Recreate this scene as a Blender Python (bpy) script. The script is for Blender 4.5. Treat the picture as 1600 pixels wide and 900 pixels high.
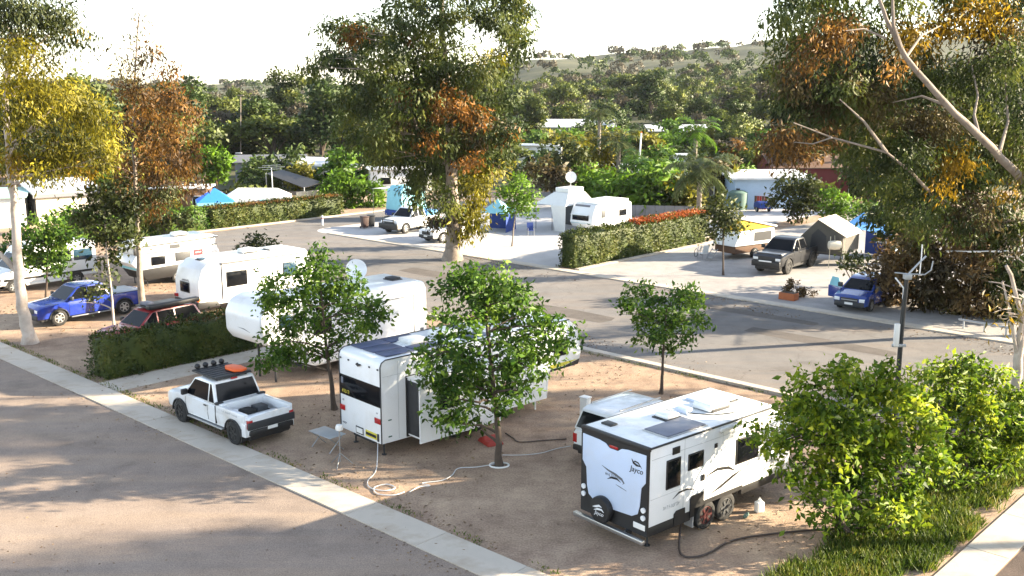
import bpy, bmesh, math, random
import numpy as np
from mathutils import Vector, Matrix
R = math.radians
random.seed(7); rng = np.random.default_rng(7)
for o in list(bpy.data.objects): bpy.data.objects.remove(o)
sc = bpy.context.scene; col = sc.collection

# ---------------------------------------------------------------- camera, sky, sun, exposure
CAM_H = 12.4; PITCH = math.atan(0.2)
cd = bpy.data.cameras.new('camera'); cam = bpy.data.objects.new('camera', cd); col.objects.link(cam)
cd.sensor_width = 36; cd.lens = 36; cd.clip_end = 6000; cd.clip_start = 0.3
cam.location = (0, 0, CAM_H); cam.rotation_euler = (math.pi/2 - PITCH, 0, 0); sc.camera = cam
SUN_EL, SUN_AZ = 18.5, 85.0                 # azimuth clockwise from +Y
w = bpy.data.worlds.new('World'); sc.world = w; w.use_nodes = True
nt = w.node_tree; bg = nt.nodes['Background']
sky = nt.nodes.new('ShaderNodeTexSky'); sky.sky_type = 'NISHITA'; sky.sun_disc = False
sky.sun_elevation = R(SUN_EL); sky.sun_rotation = R(SUN_AZ); sky.air_density = 1.0; sky.dust_density = 0.4; sky.ozone_density = 1.0
hs = nt.nodes.new('ShaderNodeHueSaturation'); hs.inputs['Saturation'].default_value = 0.62   # thin bright veil of high cloud
nt.links.new(sky.outputs[0], hs.inputs['Color']); nt.links.new(hs.outputs[0], bg.inputs[0]); bg.inputs[1].default_value = 0.1
sl = bpy.data.lights.new('sun', 'SUN'); sl.energy = 5.0; sl.angle = R(0.6); sl.color = (1.0, 0.84, 0.61)
so = bpy.data.objects.new('sun', sl); col.objects.link(so)
so.rotation_euler = (R(90 - SUN_EL), 0, R(180 - SUN_AZ))
sc.view_settings.view_transform = 'Standard'; sc.view_settings.look = 'None'
sc.view_settings.exposure = 2.42; sc.view_settings.gamma = 1.0
sc.render.engine = 'CYCLES'
sc.cycles.max_bounces = 6; sc.cycles.transparent_max_bounces = 8

# ---------------------------------------------------------------- site frame: S runs along the kerbs, B runs up the sites
AZ = R(43.0)
SV = (math.cos(AZ), -math.sin(AZ)); BV = (math.sin(AZ), math.cos(AZ))
def WP(s, b, z=0.0): return Vector((s*SV[0] + b*BV[0], s*SV[1] + b*BV[1], z))
def at(px, py, Y):                          # photo measurement -> point at forward distance Y
    u = (px - 800)/1600; v = (450 - py)/1600; c, s_ = math.cos(PITCH), math.sin(PITCH)
    t = Y/(c + v*s_); return Vector((u*t, Y, CAM_H + (-s_ + v*c)*t))
def gp(px, py):                             # photo measurement -> point on flat ground
    u = (px - 800)/1600; v = (450 - py)/1600; c, s_ = math.cos(PITCH), math.sin(PITCH)
    t = CAM_H/(s_ - v*c); return Vector((u*t, (c + v*s_)*t, 0))

# ---------------------------------------------------------------- materials
M = {}
def mat(name, c, rough=0.6, metal=0.0, var=0.0, vscale=3.0, bump=0.0, bscale=30.0, coat=0.0, spec=0.5, dirt=None, dscale=1.5):
    m = bpy.data.materials.new(name); m.use_nodes = True; n = m.node_tree; L = n.links
    p = n.nodes['Principled BSDF']; p.inputs['Base Color'].default_value = (*c, 1)
    p.inputs['Roughness'].default_value = rough; p.inputs['Metallic'].default_value = metal
    p.inputs['Coat Weight'].default_value = coat; p.inputs['Specular IOR Level'].default_value = spec
    src = None
    if var > 0 or bump > 0 or dirt: tc = n.nodes.new('ShaderNodeTexCoord')
    if var > 0:
        no = n.nodes.new('ShaderNodeTexNoise'); no.inputs['Scale'].default_value = vscale; no.inputs['Detail'].default_value = 6
        L.new(tc.outputs['Object'], no.inputs['Vector'])
        mx = n.nodes.new('ShaderNodeMix'); mx.data_type = 'RGBA'
        mx.inputs['A'].default_value = (*[x*(1-var) for x in c], 1); mx.inputs['B'].default_value = (*[min(1, x*(1+var)) for x in c], 1)
        L.new(no.outputs['Fac'], mx.inputs['Factor']); src = mx.outputs['Result']
    if dirt:
        no = n.nodes.new('ShaderNodeTexNoise'); no.inputs['Scale'].default_value = dscale; no.inputs['Detail'].default_value = 7; no.inputs['Roughness'].default_value = .65
        L.new(tc.outputs['Object'], no.inputs['Vector'])
        rp = n.nodes.new('ShaderNodeValToRGB'); rp.color_ramp.elements[0].position = .48; rp.color_ramp.elements[1].position = .78
        L.new(no.outputs['Fac'], rp.inputs['Fac'])
        mx = n.nodes.new('ShaderNodeMix'); mx.data_type = 'RGBA'
        mx.inputs['A'].default_value = (*c, 1); mx.inputs['B'].default_value = (*dirt, 1)
        if src: L.new(src, mx.inputs['A'])
        L.new(rp.outputs['Color'], mx.inputs['Factor']); src = mx.outputs['Result']
    if src: L.new(src, p.inputs['Base Color'])
    if bump > 0:
        nb = n.nodes.new('ShaderNodeTexNoise'); nb.inputs['Scale'].default_value = bscale; nb.inputs['Detail'].default_value = 5
        L.new(tc.outputs['Object'], nb.inputs['Vector'])
        bp = n.nodes.new('ShaderNodeBump'); bp.inputs['Strength'].default_value = bump; bp.inputs['Distance'].default_value = .02
        L.new(nb.outputs['Fac'], bp.inputs['Height']); L.new(bp.outputs['Normal'], p.inputs['Normal'])
    M[name] = m; return m
def leafmat(name, cols, trans=0.35, rough=0.55, patch=0.5, pscale=0.7):
    m = bpy.data.materials.new(name); m.use_nodes = True; n = m.node_tree; L = n.links
    p = n.nodes['Principled BSDF']; p.inputs['Roughness'].default_value = rough; p.inputs['Specular IOR Level'].default_value = .35
    g = n.nodes.new('ShaderNodeNewGeometry'); tc = n.nodes.new('ShaderNodeTexCoord')
    no = n.nodes.new('ShaderNodeTexNoise'); no.inputs['Scale'].default_value = pscale; no.inputs['Detail'].default_value = 3
    L.new(tc.outputs['Object'], no.inputs['Vector'])
    mr = n.nodes.new('ShaderNodeMapRange'); mr.inputs['From Min'].default_value = .3; mr.inputs['From Max'].default_value = .7
    L.new(no.outputs['Fac'], mr.inputs['Value'])
    mf = n.nodes.new('ShaderNodeMix'); mf.data_type = 'FLOAT'; mf.inputs['Factor'].default_value = patch
    L.new(g.outputs['Random Per Island'], mf.inputs['A']); L.new(mr.outputs['Result'], mf.inputs['B'])
    rp = n.nodes.new('ShaderNodeValToRGB'); e = rp.color_ramp.elements
    while len(e) < len(cols): e.new(.5)
    for i, c in enumerate(cols): e[i].position = .12 + .76*i/(len(cols)-1); e[i].color = (*c, 1)
    L.new(mf.outputs['Result'], rp.inputs['Fac']); L.new(rp.outputs['Color'], p.inputs['Base Color'])
    t = n.nodes.new('ShaderNodeBsdfTranslucent'); L.new(rp.outputs['Color'], t.inputs['Color'])
    ms = n.nodes.new('ShaderNodeMixShader'); ms.inputs[0].default_value = trans
    out = n.nodes['Material Output']; L.new(p.outputs[0], ms.inputs[1]); L.new(t.outputs[0], ms.inputs[2]); L.new(ms.outputs[0], out.inputs[0])
    M[name] = m; return m
def groundmat(name, cols, scales=(.12, 1.1, 14), rough=.95, bump=.35, streak=None, grit=.35, worn=0):
    m = bpy.data.materials.new(name); m.use_nodes = True; n = m.node_tree; L = n.links
    p = n.nodes['Principled BSDF']; p.inputs['Roughness'].default_value = rough; p.inputs['Specular IOR Level'].default_value = .2
    tc = n.nodes.new('ShaderNodeTexCoord'); prev = None
    def noise(s, d=8, ro=.6, vec=None):
        x = n.nodes.new('ShaderNodeTexNoise'); x.inputs['Scale'].default_value = s; x.inputs['Detail'].default_value = d; x.inputs['Roughness'].default_value = ro
        L.new(vec if vec else tc.outputs['Object'], x.inputs['Vector']); return x
    n1 = noise(scales[0]); n2 = noise(scales[1])
    ad = n.nodes.new('ShaderNodeMath'); ad.operation = 'MULTIPLY_ADD'; ad.inputs[1].default_value = .5; L.new(n2.outputs['Fac'], ad.inputs[0])
    hm = n.nodes.new('ShaderNodeMath'); hm.operation = 'MULTIPLY'; hm.inputs[1].default_value = .5; L.new(n1.outputs['Fac'], hm.inputs[0]); L.new(hm.outputs[0], ad.inputs[2])
    rp = n.nodes.new('ShaderNodeValToRGB'); e = rp.color_ramp.elements
    while len(e) < len(cols): e.new(.5)
    for i, c in enumerate(cols): e[i].position = .36 + .28*i/(len(cols)-1); e[i].color = (*c, 1)
    L.new(ad.outputs[0], rp.inputs['Fac']); src = rp.outputs['Color']
    if streak:                                # long wheel-track tints
        mp = n.nodes.new('ShaderNodeMapping'); mp.inputs['Rotation'].default_value[2] = R(streak[1]); mp.inputs['Scale'].default_value = (.06, .9, 1)
        L.new(tc.outputs['Object'], mp.inputs['Vector']); ns = noise(1.0, 4, .55, mp.outputs['Vector'])
        r2 = n.nodes.new('ShaderNodeValToRGB'); r2.color_ramp.elements[0].position = .45; r2.color_ramp.elements[1].position = .7
        L.new(ns.outputs['Fac'], r2.inputs['Fac'])
        mm = n.nodes.new('ShaderNodeMath'); mm.operation = 'MULTIPLY'; mm.inputs[1].default_value = streak[2]; L.new(r2.outputs['Color'], mm.inputs[0])
        mx = n.nodes.new('ShaderNodeMix'); mx.data_type = 'RGBA'; mx.inputs['B'].default_value = (*streak[0], 1)
        L.new(mm.outputs[0], mx.inputs['Factor']); L.new(src, mx.inputs['A']); src = mx.outputs['Result']
    if worn:                                  # oil stains and cracks
        nq = noise(.42, 6, .62); r3 = n.nodes.new('ShaderNodeValToRGB'); r3.color_ramp.elements[0].position = .56; r3.color_ramp.elements[1].position = .72; L.new(nq.outputs['Fac'], r3.inputs['Fac'])
        nw = noise(.7, 3); wv = n.nodes.new('ShaderNodeVectorMath'); wv.operation = 'MULTIPLY_ADD'; wv.inputs[1].default_value = (1.6, 1.6, 0); L.new(nw.outputs['Color'], wv.inputs[0]); L.new(tc.outputs['Object'], wv.inputs[2])
        vo = n.nodes.new('ShaderNodeTexVoronoi'); vo.feature = 'DISTANCE_TO_EDGE'; vo.inputs['Scale'].default_value = .21; L.new(wv.outputs['Vector'], vo.inputs['Vector'])
        lt = n.nodes.new('ShaderNodeMapRange'); lt.inputs['From Min'].default_value = .0; lt.inputs['From Max'].default_value = .011; lt.inputs['To Min'].default_value = worn; lt.inputs['To Max'].default_value = 0; L.new(vo.outputs['Distance'], lt.inputs['Value'])
        ms_ = n.nodes.new('ShaderNodeMath'); ms_.operation = 'MULTIPLY_ADD'; ms_.inputs[1].default_value = .3; L.new(r3.outputs['Color'], ms_.inputs[0]); L.new(lt.outputs['Result'], ms_.inputs[2]); ms_.use_clamp = True
        mx = n.nodes.new('ShaderNodeMix'); mx.data_type = 'RGBA'; mx.inputs['B'].default_value = (.06, .048, .04, 1); L.new(ms_.outputs[0], mx.inputs['Factor']); L.new(src, mx.inputs['A']); src = mx.outputs['Result']
    ng = noise(scales[2], 4, .7)
    mg = n.nodes.new('ShaderNodeMapRange'); mg.inputs['From Min'].default_value = .3; mg.inputs['From Max'].default_value = .7; mg.inputs['To Min'].default_value = 1-grit; mg.inputs['To Max'].default_value = 1+grit
    L.new(ng.outputs['Fac'], mg.inputs['Value'])
    vm = n.nodes.new('ShaderNodeVectorMath'); vm.operation = 'SCALE'; L.new(src, vm.inputs[0]); L.new(mg.outputs['Result'], vm.inputs['Scale'])
    L.new(vm.outputs['Vector'], p.inputs['Base Color'])
    bp = n.nodes.new('ShaderNodeBump'); bp.inputs['Strength'].default_value = bump; bp.inputs['Distance'].default_value = .05
    L.new(ng.outputs['Fac'], bp.inputs['Height']); L.new(bp.outputs['Normal'], p.inputs['Normal'])
    M[name] = m; return m
mat('white_paint', (.72, .74, .76), .28, coat=.6, dirt=(.55, .52, .47), dscale=1.1)
mat('white_van', (.74, .76, .78), .35, coat=.3, dirt=(.62, .62, .6), dscale=.9)
mat('shade_blue_white', (.50, .60, .78), .35, coat=.3, dirt=(.48, .55, .66), dscale=.8)  # blue skylight on the shaded caravan rear, put into the white
mat('roof_white', (.72, .74, .74), .45, dirt=(.52, .52, .5), dscale=1.6)
mat('cream', (.62, .56, .42), .6, dirt=(.45, .4, .32))
mat('blue_paint', (.008, .03, .25), .25, coat=.8, dirt=(.03, .06, .26))
mat('hatch_blue', (.01, .038, .22), .25, coat=.8, dirt=(.04, .08, .25))
mat('red_paint', (.26, .015, .02), .28, coat=.7, dirt=(.2, .05, .045))
mat('grey_paint', (.012, .013, .016), .35, coat=.15)
mat('rim_dark_red', (.07, .014, .014), .5)
mat('sheen_grey', (.1, .105, .11), .3, metal=.5, coat=.5)  # pale reflection on the dark ute's bonnet, given as a colour
mat('glass', (.005, .006, .008), .1, spec=.16)
mat('glass_blue', (.02, .05, .08), .1, spec=.7)
mat('black', (.012, .012, .013), .5, var=.3)
mat('rubber', (.016, .016, .016), .85, var=.3, vscale=20)
mat('dark_grey', (.045, .048, .052), .6, var=.3)
mat('charcoal', (.022, .024, .028), .55, var=.25)
mat('grey_metal', (.3, .31, .32), .4, metal=.7, var=.2)
mat('steel', (.45, .46, .47), .32, metal=.9, var=.15)
mat('rim_alloy', (.42, .42, .42), .35, metal=.7, var=.15)
mat('galv', (.36, .38, .4), .5, metal=.4, var=.2)
mat('tail_red', (.35, .01, .012), .25, coat=.5)
mat('lamp_clear', (.72, .74, .76), .12, coat=.5)
mat('lamp_amber', (.75, .35, .05), .25)
mat('plate_white', (.7, .7, .68), .5)
mat('plate_yellow', (.6, .52, .05), .5)
mat('orange', (.75, .11, .012), .5, var=.15)
mat('solar', (.03, .045, .11), .42, var=.2, vscale=1.3)
mat('solar_pale', (.13, .14, .18), .45, var=.2)
mat('canvas_grey', (.085, .08, .07), .9, var=.25, vscale=2, bump=.3)
mat('canvas_cream', (.66, .6, .48), .9, var=.15, vscale=2, bump=.2)
mat('canvas_white', (.68, .69, .68), .85, var=.08, bump=.2, bscale=4)
mat('canvas_blue', (.10, .30, .62), .85, var=.2, bump=.2, bscale=4)
mat('canvas_dkblue', (.02, .05, .22), .85, var=.2)
mat('canvas_yellow', (.62, .38, .02), .85, var=.15)
mat('tarp_blue', (.02, .17, .65), .7, var=.15, bump=.2, bscale=4)
mat('turquoise', (.22, .5, .58), .7, var=.15, bump=.2, bscale=4)
mat('brown_wood', (.11, .06, .035), .85, var=.3)
mat('red_wall', (.12, .018, .018), .8, var=.2)
mat('terracotta', (.36, .11, .04), .85, var=.2)
mat('bark_pale', (.42, .36, .31), .9, var=.25, vscale=4, bump=.6, bscale=12, dirt=(.2, .14, .1), dscale=1.2)
mat('bark_grey', (.24, .2, .165), .9, var=.3, vscale=5, bump=.7, bscale=14, dirt=(.1, .075, .055), dscale=2)
mat('bark_dark', (.075, .055, .042), .95, var=.35, vscale=6, bump=.7, bscale=16)
mat('wall_white', (.66, .67, .67), .7, var=.06, dirt=(.5, .5, .47), dscale=.5)
mat('wall_cream', (.55, .5, .4), .75, var=.1)
mat('wall_grey', (.17, .17, .19), .7, var=.15)
mat('wall_blue', (.36, .48, .62), .65, var=.1)
mat('roof_pale', (.62, .64, .66), .45, metal=.15, var=.08, dirt=(.4, .38, .35), dscale=.6)
mat('roof_grey', (.12, .125, .14), .6, var=.2)
mat('roof_green', (.3, .46, .42), .6, var=.1)
mat('roof_brown', (.13, .075, .05), .75, var=.25)
mat('concrete', (.46, .41, .345), .9, var=.15, vscale=1.2, bump=.3, bscale=25, dirt=(.3, .235, .17), dscale=.7)
mat('pad', (.40, .39, .39), .92, var=.14, vscale=.6, bump=.3, bscale=20, dirt=(.3, .285, .27), dscale=.25)
mat('tank_green', (.1, .17, .14), .7, var=.2)
mat('hose_white', (.52, .53, .54), .5)
mat('hose_dark', (.045, .03, .025), .6)
mat('dark_red', (.3, .03, .02), .7)
mat('sign_red', (.3, .02, .03), .5)
mat('logo_grey', (.1, .11, .13), .5)
mat('logo_black', (.014, .014, .016), .4)
mat('pole_black', (.018, .02, .022), .5)
mat('bin_brown', (.06, .035, .03), .6)
leafmat('leaf_young', [(.02, .05, .007), (.045, .11, .012), (.1, .19, .018), (.19, .28, .035)], .4)
leafmat('leaf_front', [(.025, .06, .007), (.08, .15, .01), (.18, .26, .014), (.34, .38, .03)], .45)
leafmat('leaf_olive', [(.02, .035, .01), (.05, .065, .014), (.09, .1, .02)], .3)
leafmat('leaf_gum', [(.016, .028, .009), (.04, .062, .014), (.085, .112, .02), (.17, .18, .028)], .35, patch=.78, pscale=.4)
leafmat('leaf_gum_brown', [(.026, .02, .011), (.06, .045, .018), (.1, .076, .024), (.15, .125, .03)], .3, patch=.78, pscale=.4)
leafmat('leaf_yellow', [(.045, .05, .008), (.12, .115, .01), (.26, .23, .015), (.45, .38, .03)], .45, patch=.62, pscale=.55)
leafmat('leaf_scrub', [(.04, .028, .014), (.1, .066, .028), (.19, .12, .045), (.3, .2, .08)], .3)
leafmat('leaf_gold', [(.15, .09, .008), (.32, .2, .012), (.45, .3, .02)], .4)
leafmat('leaf_rust', [(.04, .026, .012), (.085, .048, .016), (.17, .085, .018), (.33, .17, .03)], .4, patch=.6, pscale=.6)
leafmat('leaf_orange', [(.08, .055, .014), (.2, .09, .014), (.4, .16, .02)], .35)
leafmat('leaf_hedge', [(.014, .028, .006), (.034, .056, .009), (.066, .09, .012), (.11, .115, .016)], .25)
leafmat('leaf_redtop', [(.16, .03, .012), (.32, .07, .015), (.4, .14, .02)], .3)
leafmat('leaf_bush', [(.013, .03, .009), (.03, .056, .013), (.058, .09, .018), (.105, .13, .024)], .25, patch=.7, pscale=.3)
leafmat('leaf_bush2', [(.028, .044, .01), (.065, .09, .014), (.12, .15, .02), (.2, .21, .025)], .25, patch=.7, pscale=.3)
leafmat('leaf_bush3', [(.045, .04, .028), (.08, .07, .045), (.12, .105, .06)], .25, pscale=.25)
leafmat('leaf_bright', [(.05, .1, .01), (.1, .2, .012), (.17, .3, .02)], .4)
leafmat('leaf_palm', [(.03, .05, .012), (.07, .095, .025), (.13, .15, .05)], .3)
leafmat('grass_green', [(.025, .05, .006), (.055, .095, .01), (.11, .15, .015), (.23, .2, .04)], .35, pscale=.9)
leafmat('litter', [(.07, .04, .02), (.16, .1, .05), (.28, .2, .12)], .0)
groundmat('dirt', [(.19, .132, .095), (.27, .192, .14), (.34, .25, .18), (.43, .32, .225)], (.16, 1.3, 16), streak=((.33, .24, .165), 43, .5))
groundmat('near_road', [(.185, .145, .12), (.23, .184, .153), (.275, .222, .183)], (.1, .9, 26), streak=((.33, .25, .18), -47, .5), grit=.34, bump=.25, worn=.08)
groundmat('asphalt', [(.122, .118, .116), (.155, .149, .146), (.19, .181, .175)], (.12, .8, 30), streak=((.24, .19, .15), -47, .4), grit=.25, bump=.2, worn=.28)
groundmat('side_road', [(.06, .045, .04), (.085, .065, .055), (.12, .09, .075)], (.2, 1, 26))
groundmat('pad_gravel', [(.25, .235, .23), (.31, .295, .285), (.37, .35, .335)], (.12, 1.2, 30), grit=.2, bump=.2)
groundmat('terrain', [(.045, .05, .03), (.07, .074, .042), (.095, .096, .055), (.13, .12, .07)], (.01, .06, 1.2), grit=.2, bump=.1)
groundmat('patch', [(.085, .076, .07), (.11, .098, .09), (.135, .12, .11)], (.3, 1.4, 30), grit=.25, bump=.25)
leafmat('leaf_gold2', [(.06, .06, .01), (.14, .14, .014), (.28, .26, .02)], .4)

# ---------------------------------------------------------------- object helpers
def tag(o, label=None, cat=None, group=None, kind=None):
    if label: o['label'] = label
    if cat: o['category'] = cat
    if group: o['group'] = group
    if kind: o['kind'] = kind
    return o
def thing(name, label, cat, loc=(0, 0, 0), rz=0, group=None):
    o = bpy.data.objects.new(name, None); o.empty_display_size = .2; col.objects.link(o)
    o.location = loc; o.rotation_euler = (0, 0, rz); return tag(o, label, cat, group)
def link(name, me, parent=None):
    o = bpy.data.objects.new(name, me); col.objects.link(o); o.parent = parent; return o
def copy_tree(o, parent=None):
    c = o.copy(); col.objects.link(c); c.parent = parent
    for ch in list(o.children): copy_tree(ch, c)
    return c
def soft(me, nrm):                            # leaves share the rounded shading of the clump they grow on
    me.polygons.foreach_set('use_smooth', np.ones(len(me.polygons), bool)); me.normals_split_custom_set_from_vertices(nrm.astype(np.float32).tolist()); return me
def np_mesh(name, v, quads, m, tris=None):
    me = bpy.data.meshes.new(name); v = np.asarray(v, np.float32); q = np.asarray(quads, np.int32)
    me.vertices.add(len(v)); me.vertices.foreach_set('co', v.ravel())
    k = q.shape[1]; me.loops.add(q.size); me.loops.foreach_set('vertex_index', q.ravel())
    me.polygons.add(len(q)); me.polygons.foreach_set('loop_start', np.arange(0, q.size, k, dtype=np.int32))
    me.polygons.foreach_set('loop_total', np.full(len(q), k, np.int32))
    me.materials.append(M[m] if isinstance(m, str) else m); me.update(); me.validate(); return me
class MB:
    def __init__(s): s.v = []; s.f = []
    def add(s, vs, fs):
        b = len(s.v); s.v += [tuple(p) for p in vs]; s.f += [tuple(i + b for i in f) for f in fs]; return s
    def box(s, x0, x1, y0, y1, z0, z1):
        return s.add([(x0,y0,z0),(x1,y0,z0),(x1,y1,z0),(x0,y1,z0),(x0,y0,z1),(x1,y0,z1),(x1,y1,z1),(x0,y1,z1)],
                     [(0,3,2,1),(4,5,6,7),(0,1,5,4),(1,2,6,5),(2,3,7,6),(3,0,4,7)])
    def prism(s, poly, a0, a1, ax='x', fx=None):
        n = len(poly); vs = []
        for a in (a0, a1):
            for p, q in poly:
                aa = a*(fx(p, q) if fx else 1)
                vs.append((aa, p, q) if ax == 'x' else ((p, aa, q) if ax == 'y' else (p, q, aa)))
        return s.add(vs, [tuple(range(n))[::-1], tuple(range(n, 2*n))] + [(i, (i+1) % n, (i+1) % n + n, i + n) for i in range(n)])
    def tube(s, pts, rad, n=8, cap=True):
        pts = [Vector(p) for p in pts]; k = len(pts)
        if not hasattr(rad, '__len__'): rad = [rad]*k
        vs = []; up = Vector((0, 0, 1)); prev = None
        for i, p in enumerate(pts):
            d = (pts[min(i+1, k-1)] - pts[max(i-1, 0)]).normalized()
            if prev is None: a = d.orthogonal().normalized()
            else: a = (prev - d*prev.dot(d)).normalized()
            prev = a; b = d.cross(a)
            for j in range(n):
                t = 2*math.pi*j/n; vs.append(p + (a*math.cos(t) + b*math.sin(t))*rad[i])
        fs = [(i*n+j, i*n+(j+1) % n, (i+1)*n+(j+1) % n, (i+1)*n+j) for i in range(k-1) for j in range(n)]
        if cap: fs += [tuple(range(n))[::-1], tuple(range((k-1)*n, k*n))]
        return s.add(vs, fs)
    def lathe(s, prof, n=24, ax='x', c=(0, 0, 0)):     # prof: (r, a) along the axis
        vs = []
        for r, a in prof:
            for j in range(n):
                t = 2*math.pi*j/n; u, v = r*math.cos(t), r*math.sin(t)
                p = (a, u, v) if ax == 'x' else ((u, a, v) if ax == 'y' else (u, v, a))
                vs.append((p[0]+c[0], p[1]+c[1], p[2]+c[2]))
        k = len(prof)
        return s.add(vs, [(i*n+j, i*n+(j+1) % n, (i+1)*n+(j+1) % n, (i+1)*n+j) for i in range(k-1) for j in range(n)] + [tuple(range(n))[::-1], tuple(range((k-1)*n, k*n))])
    def quadslab(s, pts, th):                            # thick polygon
        pts = [Vector(p) for p in pts]; nrm = (pts[1]-pts[0]).cross(pts[2]-pts[0]).normalized()*th; n = len(pts)
        return s.add(pts + [p + nrm for p in pts], [tuple(range(n))[::-1], tuple(range(n, 2*n))] + [(i, (i+1) % n, (i+1) % n + n, i+n) for i in range(n)])
    def mesh(s, name, m, bevel=0, seg=2, smooth=40):
        me = bpy.data.meshes.new(name); me.from_pydata(s.v, [], s.f); me.materials.append(M[m] if isinstance(m, str) else m)
        bm = bmesh.new(); bm.from_mesh(me); bmesh.ops.recalc_face_normals(bm, faces=bm.faces)
        if bevel:
            ed = [e for e in bm.edges if len(e.link_faces) == 2 and e.calc_face_angle(0) > R(28)]
            bmesh.ops.bevel(bm, geom=ed, offset=bevel, segments=seg, profile=.5, affect='EDGES', clamp_overlap=True)
        if smooth:
            for f in bm.faces: f.smooth = True
            for e in bm.edges:
                if len(e.link_faces) == 2 and e.calc_face_angle(0) > R(smooth): e.smooth = False
        bm.to_mesh(me); bm.free(); return me
    def build(s, name, m, parent=None, bevel=0, seg=2, smooth=40): return link(name, s.mesh(name, m, bevel, seg, smooth), parent)
def part(name, m, parent, *boxes, bevel=0, seg=2):
    b = MB()
    for x in boxes: b.box(*x)
    return b.build(name, m, parent, bevel, seg)
_tx = {}
def text(s, size, m, parent, loc, rot, name='lettering', shear=0, sx=1):
    cu = bpy.data.curves.new('t', 'FONT'); cu.body = s; cu.size = size; cu.extrude = .004; cu.shear = shear; cu.align_x = 'CENTER'; cu.align_y = 'CENTER'
    o = bpy.data.objects.new('t', cu); col.objects.link(o); bpy.context.view_layer.update()
    me = bpy.data.meshes.new_from_object(o.evaluated_get(bpy.context.evaluated_depsgraph_get()))
    bpy.data.objects.remove(o); me.materials.clear(); me.materials.append(M[m])
    t = link(name, me, parent); t.location = loc; t.rotation_euler = rot; t.scale = (sx, 1, 1); return t
REAR = (math.pi/2, 0, 0)                     # lettering readable from -y
RIGHT = (math.pi/2, 0, math.pi/2)            # readable from +x
LEFT = (math.pi/2, 0, -math.pi/2)
FRONT = (math.pi/2, 0, math.pi)

# ---------------------------------------------------------------- wheels and cars
_wc = {}
def wheel(parent, x, y, r, wd, rim='rim_alloy', z=None, tname='wheel'):
    k = (round(r, 3), round(wd, 3), rim)
    if k not in _wc:
        h = wd/2
        ty = MB().lathe([(r*.62, -h*.8), (r*.66, -h), (r*.9, -h), (r*.985, -h*.8), (r, -h*.3), (r, h*.3), (r*.985, h*.8), (r*.9, h), (r*.66, h), (r*.62, h*.8)], 28)
        rm = MB().lathe([(r*.64, -h*.75), (r*.64, h*.86), (r*.57, h*.9), (r*.55, h*.45), (r*.1, h*.4)], 28)
        for i in range(6):
            t = i*math.pi/3; a = r*.07; dy, dz = math.cos(t), math.sin(t); ny, nz = -dz, dy
            p = lambda q, ww, xx: (xx, dy*q+ny*ww, dz*q+nz*ww)
            for sg in (1, -1):
                pts = [p(r*.1, -a*1.5, sg*h*.78), p(r*.58, -a, sg*h*.84), p(r*.58, a, sg*h*.84), p(r*.1, a*1.5, sg*h*.78)]
                rm.quadslab(pts, .02*sg if sg > 0 else .02)
        rm.lathe([(r*.14, -h*.85), (r*.14, h*.85)], 12)
        _wc[k] = (ty.mesh('wheel', 'rubber'), rm.mesh('rim', rim))
    a, b = _wc[k]
    o = link(tname, a, parent); o.location = (x, y, r if z is None else z)
    q = link('rim', b, o)
    if x < 0: o.rotation_euler = (0, 0, math.pi)
    return o
def loft_body(stations):
    # stations: (y, zb, zt, hw, kind, zf): half sections mirrored; kind 0 = closed top, 1 = open tub with floor zf
    mb = MB(); n = 8; rings = []
    for (y, zb, zt, hw, kind, zf) in stations:
        m_ = zb + (zt-zb)*.55
        if kind == 0: h = [(hw*.955, zb), (hw, m_), (hw*.985, zt-.10*min(1, (zt-zb))), (hw*.95, zt-.035), (hw*.86, zt), (hw*.5, zt+.022), (hw*.2, zt+.03)]
        else: h = [(hw*.955, zb), (hw, m_), (hw*.985, zt-.06), (hw*.975, zt), (hw*.90, zt), (hw*.89, zf), (hw*.3, zf)]
        ring = [(x, y, z) for x, z in h] + [(-x, y, z) for x, z in h[::-1]]
        rings.append(ring)
    k = len(rings[0]); vs = [p for r_ in rings for p in r_]
    fs = [(i*k+j, i*k+j+1, (i+1)*k+j+1, (i+1)*k+j) for i in range(len(rings)-1) for j in range(k-1)]
    fs += [(i*k+k-1, i*k, (i+1)*k, (i+1)*k+k-1) for i in range(len(rings)-1)]
    L_ = (len(rings)-1)*k
    fs += [(j, j+1, k-2-j, k-1-j) for j in range(k//2-1)] + [(L_+j, L_+j+1, L_+k-2-j, L_+k-1-j) for j in range(k//2-1)]
    return mb.add(vs, fs)
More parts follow.
